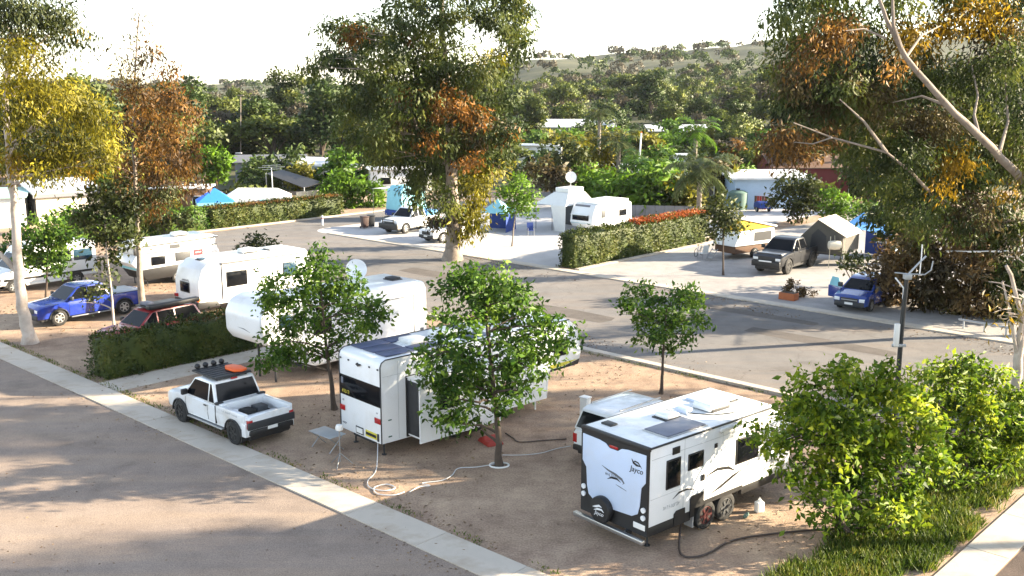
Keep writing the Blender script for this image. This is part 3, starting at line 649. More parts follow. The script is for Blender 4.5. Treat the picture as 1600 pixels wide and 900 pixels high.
window(E, 'L', 7.5, 8.2, 2.5, 3.0, -hw, 'glass_blue')
part('skylight', 'solar_pale', E, (-.8, .8, 7.2, 8.1, 3.56, 3.64), bevel=.03)
scribble(E, 'F', 9.1, 1.12, .25, 2.78, .2, 'logo_grey', 8); scribble(E, 'F', 9.1, .15, -.5, 2.74, .26, 'logo_grey', 5); MB().prism(swoosh([(1.0, 2.5), (.4, 2.46), (-.1, 2.42), (-.55, 2.33)], .025), 9.1, 9.106, 'y').build('stripe', 'logo_grey', E)
for y in (2.7, 3.7): wheel(E, -hw+.14, y, .39, .24, 'dark_grey'); wheel(E, hw-.14, y, .39, .24, 'dark_grey')
roof_hatch(E, -.3, 1.2, 3.44, .6, .5, .12, 'charcoal'); roof_hatch(E, .2, 4.6, 3.46, .5, .5, .12)
MB().tube([(-.6, 8.0, 1.9), (-.6, 8.0, .02)], .05, 8).tube([(.6, 8.0, 1.9), (.6, 8.0, .02)], .05, 8).build('landing_leg', 'charcoal', E)
legs(E, [(-.9, .3), (.9, .3)], .45)
# ---- rounded caravan behind it
Fc = thing('caravan', 'white caravan with rounded moulded rear, small rear window and awning rail', 'caravan', WP(-50.25, 27.9), -R(43.5))
hw = 1.24
MB().prism([(0, .75), (.02, 1.9), (.25, 2.55), (.75, 2.9), (1.3, 2.98), (7.0, 2.95), (7.4, 2.3), (7.5, 1.2), (7.3, .55), (.25, .55)], -hw, hw).build('body', 'white_van', Fc, bevel=.07, seg=3)
MB().prism([(-.06, .45), (-.06, .82), (1.1, .82), (1.3, .45)], -hw-.01, hw+.01).build('rear_bumper', 'black', Fc, bevel=.04)
part('tail_light', 'orange', Fc, (hw-.35, hw+.02, -.085, .12, .86, 1.06), bevel=.03); part('tail_light', 'tail_red', Fc, (-hw-.02, -hw+.3, -.085, .12, .86, 1.06), bevel=.03)
window(Fc, 'B', -.62, .3, 1.25, 1.78, .0, frame='dark_grey'); scribble(Fc, 'B', .0, -.45, .32, 1.9, .13, 'logo_grey', 7)
window(Fc, 'R', 1.75, 3.0, 1.45, 2.25, hw); window(Fc, 'R', 5.4, 6.3, 1.55, 2.3, hw, 'glass_blue')
MB().tube([(hw, .3, .9), (hw, .45, 2.1), (hw, .9, 2.72), (hw, 1.35, 2.85)], .018, 6).build('edge_moulding', 'dark_grey', Fc)
MB().tube([(hw+.02, 1.45, .8), (hw+.02, 1.45, 2.78)], .03, 6).build('awning_arm', 'dark_grey', Fc)
part('awning', 'grey_metal', Fc, (hw, hw+.13, 1.4, 6.6, 2.74, 2.88), bevel=.04)
MB().lathe([(.07, hw), (.07, hw+.02)], 14, 'x', (0, 3.5, 2.2)).build('porthole', 'black', Fc)
part('access_hatch', 'charcoal', Fc, (hw, hw+.015, 3.6, 3.85, 2.0, 2.08))
aircon(Fc, 0, 3.9, 2.97); roof_hatch(Fc, 0, 5.6, 2.96, .7, .9, .16); roof_hatch(Fc, 0, 1.0, 2.9, .45, .4, .1, 'glass_blue')
for y in (3.3, 4.15): wheel(Fc, hw-.13, y, .37, .22, 'dark_grey'); wheel(Fc, -hw+.13, y, .37, .22, 'dark_grey')
drawbar(Fc, 7.4); legs(Fc, [(-.9, .5), (.9, .5)], .5)
# ---- pop-top hybrid with dark lower body
Hy = thing('caravan', 'white pop-top caravan with dark lower body and red sticker', 'caravan', WP(-60.1, 29.2), -R(42.5))
hw = 1.12
MB().prism([(.55, .95), (0, 1.55), (.35, 2.05), (5.9, 2.12), (6.2, 1.2), (6.1, .95)], -hw, hw).build('body', 'white_paint', Hy, bevel=.03)
MB().prism([(.9, .42), (.42, 1.12), (3.2, 1.2), (6.12, 1.02), (5.9, .42)], -hw-.004, hw+.004).build('lower_body', 'black', Hy, bevel=.03)
MB().prism([(.25, 2.10), (.3, 2.52), (5.85, 2.62), (5.85, 2.13)], -hw+.04, hw-.04).build('pop_top_wall', 'canvas_white', Hy, bevel=.02)
MB().prism([(.12, 2.50), (.12, 2.62), (.6, 2.74), (5.6, 2.82), (6.0, 2.7), (6.0, 2.6)], -hw-.02, hw+.02).build('roof', 'roof_white', Hy, bevel=.03)
MB().tube([(hw+.03, .15, 2.53), (hw+.03, 5.98, 2.63)], .035, 6).build('awning', 'charcoal', Hy); MB().tube([(hw+.01, .3, 2.08), (hw+.01, 5.9, 2.14)], .03, 6).build('edge_moulding', 'black', Hy)
part('corner_block', 'black', Hy, (hw-.05, hw+.04, .18, .42, 2.06, 2.5), bevel=.02)
window(Hy, 'R', 1.3, 2.2, 1.32, 1.82, hw); window(Hy, 'R', 2.95, 3.95, 1.4, 1.9, hw, 'dark_grey', 'dark_grey')
part('sticker', 'sign_red', Hy, (hw, hw+.012, 4.2, 4.85, 1.38, 1.95)); scribble(Hy, 'R', hw+.012, 4.3, 4.75, 1.78, .1, 'lamp_clear', 6); scribble(Hy, 'R', hw+.012, 4.35, 4.7, 1.55, .08, 'lamp_clear', 5)
part('vent_cover', 'dark_grey', Hy, (hw-.04, hw-.02, 2.6, 3.3, 2.2, 2.45)); part('front_screen', 'turquoise', Hy, (-hw+.1, hw-.1, .26, .30, 1.2, 1.25))
plate(Hy, 'front_panel', 'turquoise', [(-hw+.06, 1.1), (hw-.06, 1.1), (hw-.06, 1.5), (-hw+.06, 1.5)], 'B', .32, .02)
roof_hatch(Hy, 0, 1.3, 2.74, .5, .5, .12); aircon(Hy, 0, 3.9, 2.8); MB().lathe([(.16, 2.75), (.2, 2.86), (.12, 2.95)], 12, 'z', (-.5, 1.0, 0)).build('roof_antenna', 'roof_white', Hy)
for y in (3.0, 3.85): wheel(Hy, hw-.1, y, .38, .24); wheel(Hy, -hw+.1, y, .38, .24)
drawbar(Hy, 6.0); legs(Hy, [(-.8, 1.1), (.8, 1.1)], .45)
# ---- old small caravan with awning
Cm = thing('caravan', 'small old white caravan beyond the long hedge', 'caravan', WP(-53.85, 66.2), -R(43))
hw = 1.2
MB().prism([(.35, .5), (0, .95), (.15, 1.75), (.5, 2.4), (.9, 2.5), (4.7, 2.56), (5.4, 2.35), (5.5, .9), (5.3, .5)], -hw, hw).build('body', 'white_van', Cm, bevel=.05)
MB().prism([(.7, 2.46), (.75, 2.6), (4.9, 2.7), (4.9, 2.5)], -hw-.05, hw+.05).build('pop_top', 'roof_white', Cm, bevel=.03)
window(Cm, 'B', -.95, .75, 1.15, 1.55, .06); part('window_shade', 'roof_white', Cm, (-1.0, .8, -.22, .06, 1.6, 1.63)); part('front_vent', 'solar_pale', Cm, (-.95, .6, .4, .55, 2.25, 2.42), bevel=.02)
window(Cm, 'R', 1.25, 1.75, 1.35, 1.95, hw, 'dark_grey'); window(Cm, 'R', 3.7, 4.7, 1.3, 1.8, hw); part('stripe', 'turquoise', Cm, (-1.1, 1.1, .02, .05, .9, 1.0))
for sg in (-1, 1): wheel(Cm, sg*(hw-.12), 2.8, .33, .2)
drawbar(Cm, 5.3, .6, 1.1)
legs(Cm, [(-.8, .7), (.8, .7)], .5)

# ================================================================ VEHICLES
UTE_TOP = [(2.65, .98), (2.5, 1.06), (1.3, 1.17), (1.0, 1.19), (-.62, 1.16), (-.66, 1.12), (-2.65, 1.10)]
az = -47
U = car('ute', 'white tray utility with black roof rack and orange board, on the concrete strip', 'ute', WP(-32.15, 19.22), R(47), 'white_paint', L=5.5, W=2.0, wf=1.72, wr=-1.85, r=.43, sill=.5, rim='black', rw=.29,
        top=[(2.75, 1.0), (2.55, 1.1), (1.35, 1.22), (1.0, 1.24), (-.66, 1.2), (-.7, 1.18), (-2.75, 1.16)], cab=[(1.45, 1.2), (.8, 1.9), (.45, 1.97), (-.45, 1.95), (-.76, 1.2)], pillars=(-.25,), bed=(-.98, -2.58, .82), steps=True, hwr=.83)
part('cab_gap', 'black', U, (-1.006, 1.006, -.80, -.76, .55, 1.2))
part('tray_box', 'white_paint', U, (-.92, .92, -1.05, -.78, .84, 1.27), bevel=.02)
for x0, x1 in ((-1.0, -.8), (.8, 1.0)): part('tray_side', 'white_paint', U, (x0, x1, -2.6, -.8, .95, 1.24), bevel=.03)
part('tray_floor', 'black', U, (-.8, .8, -2.56, -1.06, .825, .84)); part('spare_wheel', 'rubber', U, (-.4, .1, -1.75, -1.2, .84, 1.06), bevel=.15, seg=4)
part('toolbox', 'dark_grey', U, (.15, .6, -1.7, -1.25, .84, 1.08), bevel=.03); part('jerry_can', 'lamp_clear', U, (-.65, -.5, -1.5, -1.35, .84, 1.12), bevel=.03)
part('tail_panel', 'charcoal', U, (-.95, .95, -2.80, -2.72, .72, .98), bevel=.02)
for sg in (-1, 1):
    part('side_bar', 'charcoal', U, (min(sg*.72, sg*1.02), max(sg*.72, sg*1.02), -.92, -.76, 1.24, 1.32), bevel=.02)
    part('mud_flap', 'black', U, (min(sg*.7, sg*1.0), max(sg*.7, sg*1.0), -2.42, -2.38, .25, .7))
    part('under_tray_box', 'white_paint', U, (min(sg*.8, sg*1.0), max(sg*.8, sg*1.0), -2.66, -2.42, .45, .92), bevel=.02)
rk = MB(); rk.box(-.74, .74, -.5, 1.15, 2.03, 2.08)
for i in range(7): rk.box(-.74, .74, -.45+i*.25, -.36+i*.25, 2.08, 2.10)
rk.build('roof_rack', 'charcoal', U, bevel=.01)
for x in (-.6, .6): 
    for y in (-.3, .5): part('rack_foot', 'black', U, (x-.03, x+.03, y-.05, y+.05, 1.88, 2.04))
for x in (-.5, -.17, .17, .5): MB().lathe([(.05, 1.02), (.1, 1.1), (.1, 1.18)], 14, 'y', (x, 0, 2.18)).build('spot_light', 'black', U)
part('brake_light', 'tail_red', U, (-.12, .12, -.53, -.45, 1.94, 2.0), bevel=.01)
scribble(U, 'L', -1.0, -2.2, -.95, 1.12, .07, 'galv', 9)
bd = thing('recovery_board', 'bright orange board lying on the ute roof rack', 'board', U.location + Vector((0, 0, 2.11)), R(47))
MB().prism([(.1, -.35), (.35, -.5), (.62, -.4), (.68, .1), (.55, .45), (.25, .5), (.08, .2)], 0, .09, 'z').build('board', 'orange', bd, bevel=.03)
SUVTOP = [(2.4, .95), (2.25, 1.03), (1.1, 1.13), (.8, 1.14), (-2.2, 1.14), (-2.4, 1.1)]
SUVCAB = [(1.15, 1.12), (.35, 1.75), (0, 1.82), (-1.9, 1.8), (-2.1, 1.7), (-2.36, 1.1)]
SJ = car('car', 'white four wheel drive wagon parked behind the touring caravan at front right', 'car', shift(WP(-19.75, 25.1), 46, 2.45), -R(46), 'white_paint', L=4.95, W=1.95, wf=1.5, wr=-1.35, r=.4, top=[(2.47, .98), (2.3, 1.06), (1.1, 1.16), (.8, 1.17), (-2.3, 1.17), (-2.47, 1.1)],
         cab=[(1.15, 1.14), (.35, 1.85), (0, 1.93), (-2.0, 1.92), (-2.2, 1.84), (-2.42, 1.14)], pillars=(.1, -.85), sill=.45)
for sg in (-1, 1): MB().tube([(sg*.62, .2, 1.98), (sg*.62, -1.9, 1.98)], .025, 6).build('roof_rail', 'grey_metal', SJ)
car('ute', 'dark grey dual cab utility behind the rounded fifth wheel caravan', 'ute', shift(WP(-33.3, 34.5), 43, 0), -R(43), 'grey_paint', L=5.3, W=1.9, top=UTE_TOP, cab=[(1.25, 1.15), (.5, 1.78), (.2, 1.83), (-.55, 1.8), (-.75, 1.14)], pillars=(.15,), bed=(-.85, -2.5, .75))
# ---- left group
BU = car('ute', 'bright blue dual cab utility under the pale gum trees', 'ute', WP(-53.65, 23.75), -R(221), 'blue_paint', L=5.9, W=2.0, wf=1.85, wr=-1.75, r=.42, sill=.45, top=[(2.95, .98), (2.75, 1.1), (1.5, 1.24), (1.2, 1.26), (-.95, 1.24), (-1.0, 1.2), (-2.95, 1.2)],
         cab=[(1.5, 1.22), (.7, 1.86), (.35, 1.92), (-.75, 1.9), (-1.0, 1.22)], pillars=(.2, -.5), bed=(-1.1, -2.8, .85), steps=True, trim='charcoal')
part('tonneau_cover', 'grey_metal', BU, (-.88, .88, -2.8, -1.1, 1.205, 1.24), bevel=.02)
RS = car('car', 'dark red wagon with long black roof pod, behind the near hedge', 'car', WP(-45.6, 23.3), -R(218), 'red_paint', L=4.9, W=1.9, wf=1.5, wr=-1.35, r=.39, top=SUVTOP, cab=SUVCAB, pillars=(.1, -.85))
part('roof_rack', 'black', RS, (-.62, .62, -1.7, .35, 1.86, 1.93), bevel=.02)
for x in (-.5, .5):
    for y in (-1.5, 0): part('rack_foot', 'black', RS, (x-.03, x+.03, y-.04, y+.04, 1.78, 1.88))
part('roof_pod', 'black', RS, (-.98, -.62, -2.2, .6, 1.88, 2.12), bevel=.07, seg=3); part('rack_box', 'solar_pale', RS, (-.1, .45, -.2, .2, 1.93, 2.08), bevel=.03)
# panel van
VN = thing('van', 'long white camper van at the left edge behind the pale gum trunk', 'van', WP(-64.25, 25.8), -R(222))
hw = 1.02
MB().prism([(3.1, .45), (3.1, 1.0), (2.9, 1.15), (2.15, 1.38), (1.5, 2.3), (1.25, 2.58), (.9, 2.66), (-3.1, 2.68), (-3.2, 2.5), (-3.25, .5)], -hw, hw).build('body', 'white_paint', VN, bevel=.08, seg=3)
MB().prism([(2.1, 1.45), (1.5, 2.22), (1.3, 2.22), (1.3, 1.45)], -hw-.006, hw+.006).build('door_window', 'glass', VN, smooth=0)
for y0, y1 in ((-.55, 1.15), (-1.6, -.65), (-2.95, -1.75)):
    for sg in (-1, 1): part('side_window', 'glass_blue' if y0 < -1.7 else 'glass', VN, (min(sg*hw, sg*(hw+.012)), max(sg*hw, sg*(hw+.012)), y0, y1, 1.5, 2.18), bevel=.005)
MB().quadslab([(-.85, 2.13, 1.46), (.85, 2.13, 1.46), (.8, 1.56, 2.26), (-.8, 1.56, 2.26)], .012).build('windscreen', 'glass', VN, smooth=0)
for sg in (-1, 1):
    part('rub_strip', 'black', VN, (min(sg*hw, sg*(hw+.02)), max(sg*hw, sg*(hw+.02)), -2.9, 2.6, .72, .86), bevel=.01)
    part('mirror', 'black', VN, (min(sg*hw, sg*(hw+.25)), max(sg*hw, sg*(hw+.25)), 1.95, 2.1, 1.4, 1.75), bevel=.04)
    part('sill_step', 'plate_white', VN, (min(sg*(hw-.1), sg*(hw+.05)), max(sg*(hw-.1), sg*(hw+.05)), -1.2, 1.3, .36, .48), bevel=.02)
    for y in (2.05, -1.85): wheel(VN, sg*(hw-.1), y, .36, .24, 'grey_metal')
    for y in (2.05, -1.85): plate(VN, 'wheel_arch', 'black', [(y+.46*math.cos(a), .36+.46*math.sin(a)) for a in [math.pi*i/12 for i in range(13)]], 'R' if sg > 0 else 'L', sg*hw, .006)
    part('headlight', 'lamp_clear', VN, (min(sg*.6, sg*.95), max(sg*.6, sg*.95), 2.95, 3.115, .85, 1.08), bevel=.03)
aircon(VN, 0, -.6, 2.67); roof_hatch(VN, 0, -2.1, 2.67, .6, .6, .12); part('roof_pod', 'roof_white', VN, (-.6, .6, .1, .9, 2.65, 2.85), bevel=.08, seg=3)
# ---- far side
FU = car('ute', 'white tray utility with black bull bar parked beside the turquoise trailer', 'ute', WP(-65.9, 58.0), -R(215), 'white_paint', L=5.3, W=1.95, top=[(2.65, .98), (2.5, 1.08), (1.3, 1.2), (1.0, 1.22), (-.62, 1.18), (-.66, 1.12), (-2.65, 1.10)], cab=[(1.25, 1.18), (.5, 1.86), (.2, 1.92), (-.55, 1.9), (-.75, 1.14)], pillars=(.15,), bed=(-.85, -2.5, .75), r=.4)
MB().box(-.95, .95, 2.68, 2.82, .45, .85).box(-.6, -.5, 2.72, 2.8, .85, 1.15).box(.5, .6, 2.72, 2.8, .85, 1.15).box(-.6, .6, 2.72, 2.8, 1.1, 1.17).build('bull_bar', 'black', FU, bevel=.03)
part('tray_load', 'canvas_blue', FU, (-.85, .85, -2.3, -.95, .8, 1.5), bevel=.12, seg=3)
car('car', 'small white wagon parked beside the central gum trunk', 'car', WP(-59.6, 56.4), -R(224), 'white_paint', L=4.8, W=1.95, wf=1.45, wr=-1.35, r=.4, top=SUVTOP, cab=SUVCAB, pillars=(.1, -.85))
CT = thing('camper_trailer', 'turquoise canvas camper trailer behind the white tray utility', 'camper trailer', WP(-71.6, 62.4), -R(223))
MB().prism([(-1.6, 1.0), (-1.5, 2.7), (-.9, 3.15), (.9, 3.2), (1.4, 2.8), (1.55, 1.0)], -1.1, 1.1, fx=lambda y, z: 1-.12*(z-1)/2.2).build('canvas', 'turquoise', CT, bevel=.08)
part('box_body', 'canvas_dkblue', CT, (-1.05, 1.05, -1.7, 1.7, .5, 1.0), bevel=.04)
for sg in (-1, 1): wheel(CT, sg*1.0, 0, .36, .22)
MB().quadslab([(1.15, -1.4, 2.9), (1.15, 1.3, 2.9), (3.3, 1.2, 2.75), (3.3, -1.3, 2.75)], .03).build('awning', 'canvas_white', CT)
for y in (-1.3, 1.2): MB().tube([(3.25, y, 2.75), (3.3, y, .01)], .02, 6).build('awning_pole', 'grey_metal', CT)
drawbar(CT, 1.6, .5, 1.0)
# dark grey ute under tents
DU = car('ute', 'dark grey lifted dual cab utility with a tent on its back', 'ute', WP(-33.2, 63.0), -R(220), 'grey_paint', L=5.4, W=1.98, wf=1.7, wr=-1.6, r=.46, sill=.55, top=[(2.7, 1.06), (2.5, 1.17), (1.3, 1.3), (1.0, 1.31), (-.62, 1.28), (-.66, 1.24), (-2.7, 1.24)],
         cab=[(1.3, 1.28), (.5, 1.92), (.2, 1.98), (-.65, 1.96), (-.85, 1.28)], pillars=(.15,), bed=(-.95, -2.55, .9), rim='black', rw=.3)
part('bonnet_sheen', 'sheen_grey', DU, (-.82, .82, 1.35, 2.45, 1.2, 1.27), bevel=.03); MB().box(-.9, .9, 2.7, 2.85, .5, .85).build('bull_bar', 'black', DU, bevel=.04); part('light_bar', 'lamp_clear', DU, (-.4, .4, 2.85, 2.9, .8, .88), bevel=.01)  # paler slab on the bonnet paints its reflection
HB = car('car', 'small blue hatchback with its passenger door open, by the far kerb', 'car', shift(WP(-24.1, 53.4), 40, 1.95), -R(220), 'hatch_blue', L=3.95, W=1.72, wf=1.2, wr=-1.25, r=.31, sill=.3, top=[(1.97, .68), (1.85, .8), (1.0, .95), (.8, .97), (-1.8, 1.0), (-1.97, .9)],
         cab=[(1.15, .94), (.3, 1.42), (0, 1.5), (-1.2, 1.5), (-1.6, 1.4), (-1.93, .95)], pillars=(-.05, -.95), rw=.2, trim='charcoal', flare=False, hwr=.76)
dr = MB().quadslab([(.86, .85, .34), (1.72, .45, .34), (1.72, .45, .92), (.86, .85, .92)], .07).build('open_door', 'hatch_blue', HB, bevel=.02)
MB().quadslab([(.9, .83, .93), (1.66, .47, .93), (1.5, .54, 1.38), (1.1, .72, 1.38)], .03).build('door_window', 'turquoise', dr)
part('emblem_bar', 'steel', HB, (-.4, .4, 1.99, 2.0, .58, .62))

for o_, k_ in ((DU, 1.12), (HB, 1.14), (FU, 1.08)): o_.scale = (k_, k_, k_)

def seams(root, x, ys, z0, z1, m='galv'):
    for y in ys: MB().tube([(x, y, z0), (x, y, z1)], .006, 5).build('panel_seam', m, root)
def rails(root, x, y0, y1, zs, m='galv'):
    for z in zs: MB().tube([(x, y0, z), (x, y1, z)], .006, 5).build('panel_seam', m, root)
seams(J, 1.25, (1.44, 3.1, 5.1), .85, 2.9); rails(J, 1.25, .1, 5.6, (2.62, 1.5)); seams(Fv, 1.22, (.72, 4.95, 6.45, 7.7), .6, 3.3); rails(Fv, 1.22, 4.7, 9.2, (2.85, 1.55)); rails(Fv, 1.22, .1, 1.0, (2.85,))
rails(Fc, 1.24, 1.6, 7.2, (1.05, 1.2, 2.5)); seams(Fc, 1.24, (3.3, 5.0), .7, 2.7); rails(Hy, 1.12, .5, 5.9, (1.95,)); seams(Hy, 1.12, (2.6, 4.1), 1.3, 2.0)
rails(E, -1.36, .4, 8.6, (2.95,)); seams(E, -1.36, (5.4, 6.7), .7, 3.2); rails(Cm, 1.2, .6, 5.2, (1.1, 1.25, 2.1))

# ================================================================ FOLIAGE
def unit(n):
    v = rng.normal(size=(n, 3)); return v/np.linalg.norm(v, axis=1, keepdims=True)
def leaf_arrays(c, L, Wd, tipdir, fold=.25, out=None, mix=.68):
    # c (n,3) leaf bases, tipdir (n,3) unit: folded rhombic leaves, 4 verts each
    n = len(c); r = unit(n); side = np.cross(tipdir, r); side /= np.linalg.norm(side, axis=1, keepdims=True)+1e-9
    up = np.cross(side, tipdir)
    L = np.broadcast_to(np.asarray(L).reshape(-1, 1), (n, 1)); Wd = np.broadcast_to(np.asarray(Wd).reshape(-1, 1), (n, 1))
    a = c; b = c + tipdir*L*.45 + side*Wd*.5 + up*Wd*fold; d = c + tipdir*L*.45 - side*Wd*.5 + up*Wd*fold; t = c + tipdir*L - up*L*.08
    if out is not None:
        g = np.cross(b-a, d-a); g /= np.linalg.norm(g, axis=1, keepdims=True)+1e-9; fl = (g*out).sum(1) < 0
        b2 = np.where(fl[:, None], d, b); d = np.where(fl[:, None], b, d); b = b2; g = np.where(fl[:, None], -g, g)
        nn = out*mix + g*(1-mix); nn /= np.linalg.norm(nn, axis=1, keepdims=True)+1e-9
    v = np.stack([a, b, t, d], 1).reshape(-1, 3); q = np.arange(4*n).reshape(-1, 4)
    return (v, q) if out is None else (v, q, np.repeat(nn, 4, 0))
def clump_leaves(clumps, per_m2, twig=.28, twigs_per_m2=2.2, shell=.6):
    # clumps: list of (x,y,z,rx,ry,rz) -> leaf base points gathered on twigs, and outward directions
    P = []; D = []
    for (x, y, z, rx, ry, rz) in clumps:
        area = 4*math.pi*((rx*ry*rz)**(2/3)); nt = max(4, int(area*twigs_per_m2)); n = int(area*per_m2)
        d = unit(nt); rad = shell + (1-shell)*rng.random((nt, 1))**.7
        far = rng.random((nt, 1)) < .12; rad = np.where(far, rad*1.18, rad)
        inner = rng.random((nt, 1)) < .22; rad = np.where(inner, rng.random((nt, 1))*shell, rad)
        tw = np.array([x, y, z]) + d*rad*np.array([rx, ry, rz])
        w = rng.random(nt)**1.5+.15; pick = rng.choice(nt, n, p=w/w.sum())
        P.append(tw[pick] + rng.normal(size=(n, 3))*twig*np.array([1, 1, .75])); D.append(d[pick])
    return np.concatenate(P), np.concatenate(D)
def leafcloud(name, clumps, m, parent, base, per_m2=40, L=.16, W=.08, droop=.0, twig=.28, tpm=2.2, shell=.6):
    p, d = clump_leaves(clumps, per_m2, twig, tpm, shell); n = len(p)
    t = unit(n)*.8 + d*.45; t[:, 2] += -droop; t /= np.linalg.norm(t, axis=1, keepdims=True)
    s = rng.uniform(.5, 1.4, n)
    ok = p[:, 2] > .06; p, t, s, d = p[ok], t[ok], s[ok], d[ok]
    v, q, nn = leaf_arrays(p - np.array(base), L*s, W*s, t, out=d); return link(name, soft(np_mesh(name, v, q, m), nn), parent)
def px_clumps(lst, Y, dy=.5, flat=1.0):
    # clumps measured in the photo at a tree standing Y metres off; spread in depth so the crown has volume
    out = []
    for i, e in enumerate(lst):
        px, py, r = e[:3]; off = e[3] if len(e) > 3 else (((i*7919) % 13)/6.0-1.25)*dy
        p = at(px, py, Y+off); k = (Y+off)/1600*1.01; out.append((p.x, p.y, p.z, r*k, r*k*1.05, r*k*flat))
    return out
def limb(mb, p0, p1, r0, r1, n=5, wob=.08, sag=.0, sides=7):
    p0, p1 = Vector(p0), Vector(p1); ln = (p1-p0).length; pts = []; rad = []
    for i in range(n+1):
        t = i/n; p = p0.lerp(p1, t); k = math.sin(math.pi*t)
        p += Vector((random.uniform(-1, 1), random.uniform(-1, 1), random.uniform(-.5, .5)))*wob*ln*k*.5; p.z += sag*ln*k
        pts.append(p); rad.append(r0 + (r1-r0)*t)
    mb.tube(pts, rad, sides); return pts
def tree(name, label, cat, base, path, r0, r1, clumps, leaf, bark, group=None, limbs=True, limb_r=.4, accents=(), extra_limbs=(), twigs=2, **kw):
    base = Vector(base); t = thing(name, label, cat, base, 0, group); mb = MB()
    P = [Vector(p)-base for p in path]; n = len(P); rad = [r0 + (r1-r0)*(i/(n-1))**.8 for i in range(n)]
    # smooth the trunk path
    sp = []; sr = []
    for i in range(n-1):
        for k in range(4):
            u = k/4; p = P[i].lerp(P[i+1], u); sp.append(p + Vector((random.uniform(-1, 1), random.uniform(-1, 1), 0))*rad[i]*.22*(1 if i+k else 0)); sr.append(rad[i]+(rad[i+1]-rad[i])*u)
    sp.append(P[-1]); sr.append(rad[-1])
    sr[0] *= 1.35; mb.tube(sp, sr, 10)
    if limbs:
        for c in list(clumps) + [a for ac in accents for a in ac[0]]:
            tgt = Vector(c[:3])-base
            cand = [i for i, p in enumerate(sp) if p.z < tgt.z - .15*(tgt-p).length] or [max(0, len(sp)//2)]
            i = min(cand, key=lambda i: (sp[i]-tgt).length + abs(i-len(sp)*.6)*.02)
            ra = min(sr[i]*.75, .02+limb_r*sr[i]); pts = limb(mb, sp[i], tgt, ra, max(.008, ra*.25), 5, .16, .05)
            for k in range(twigs):
                q = tgt + Vector((random.uniform(-1, 1)*c[3], random.uniform(-1, 1)*c[4], random.uniform(-.5, 1)*c[5]))*.8
                limb(mb, pts[3], q, ra*.4, max(.006, ra*.12), 3, .2, .03, 5)
    for pts, a, b in extra_limbs:
        pp = [Vector(p)-base for p in pts]; k = len(pp); mb.tube(pp, [a+(b-a)*i/(k-1) for i in range(k)], 8)
    mb.build('trunk', bark, t)
    leafcloud('crown', clumps, leaf, t, base, **kw)
    for cl, lm in accents: leafcloud('crown', cl, lm, t, base, **kw)
    return t

# ---- young broadleaf trees on the sites
YK = dict(per_m2=88, L=.20, W=.105, droop=.35, twig=.2, tpm=3.2, shell=.5)
Y1 = gp(780, 728); Y_ = Y1.y
tree('young_tree', 'leafy green young tree standing before the slide-out caravan', 'tree', Y1, [Y1, at(777, 660, Y_), at(770, 600, Y_), at(762, 520, Y_), at(758, 440, Y_)], .12, .03,
     px_clumps([(742, 428, 30), (715, 455, 28), (775, 440, 30), (805, 462, 28), (745, 470, 36), (820, 492, 26), (780, 500, 32), (718, 500, 28), (862, 512, 22), (888, 520, 14), (840, 535, 28), (870, 548, 22), (690, 545, 30), (664, 556, 16), (735, 545, 34), (790, 552, 34), (705, 585, 32), (675, 590, 18), (750, 590, 34), (800, 592, 26), (838, 575, 18), (695, 628, 24), (735, 632, 28), (775, 628, 20), (705, 660, 16), (745, 662, 16), (820, 612, 12)], Y_, 1.4), 'leaf_young', 'bark_dark', **{**YK, 'per_m2': 80})
Y0 = gp(523, 640); Y_ = Y0.y
tree('young_tree', 'open-crowned young tree beside the rear corner of the fifth wheel caravan', 'tree', Y0, [Y0, at(518, 600, Y_), at(512, 560, Y_), at(505, 500, Y_), at(500, 430, Y_)], .11, .03,
     px_clumps([(500, 412, 26), (472, 430, 22), (440, 450, 30), (425, 470, 18), (535, 432, 26), (500, 455, 34), (545, 465, 26), (470, 480, 30), (575, 490, 26), (592, 478, 13), (540, 505, 26), (500, 500, 18), (450, 510, 24), (420, 540, 20), (445, 555, 26), (412, 565, 16), (480, 545, 22), (530, 545, 18), (565, 520, 18)], Y_, 1.3), 'leaf_young', 'bark_dark', **{**YK, 'per_m2': 74})
Y2 = gp(1033, 615); Y_ = Y2.y
tree('young_tree', 'small round-headed young tree next to the road kerb', 'tree', Y2, [Y2, at(1035, 580, Y_), at(1037, 540, Y_), at(1042, 480, Y_)], .08, .03,
     px_clumps([(1000, 455, 17), (1022, 468, 17), (1062, 458, 19), (1092, 472, 17), (978, 488, 16), (1012, 495, 23), (1050, 495, 25), (1090, 498, 16), (1030, 522, 21), (1068, 522, 18), (1005, 522, 12), (1042, 543, 12)], Y_, 1.0), 'leaf_young', 'bark_dark', **YK)
Y3 = gp(1312, 838); Y_ = Y3.y
tree('young_tree', 'dense bright green tree in front of the touring caravan, at lower right', 'tree', Y3, [Y3, at(1312, 770, Y_), at(1318, 700, Y_), at(1325, 620, Y_)], .13, .04,
     px_clumps([(1268, 602, 28), (1305, 582, 26), (1330, 600, 24), (1395, 598, 26), (1420, 620, 22), (1360, 618, 28), (1238, 640, 26), (1285, 640, 34), (1325, 650, 34), (1380, 650, 36), (1432, 655, 26), (1462, 680, 22), (1185, 668, 14), (1205, 690, 22), (1250, 685, 32), (1300, 690, 38), (1350, 695, 38), (1405, 700, 38), (1445, 715, 30), (1475, 720, 16), (1235, 728, 24), (1280, 735, 32), (1335, 740, 38), (1390, 748, 36), (1435, 755, 26), (1265, 775, 16), (1320, 785, 26), (1370, 795, 30), (1415, 795, 22), (1285, 812, 12), (1345, 825, 18)], Y_, 1.3), 'leaf_front', 'bark_dark', **{**YK, 'per_m2': 105, 'shell': .35})
Y4 = gp(1508, 742); Y_ = Y4.y
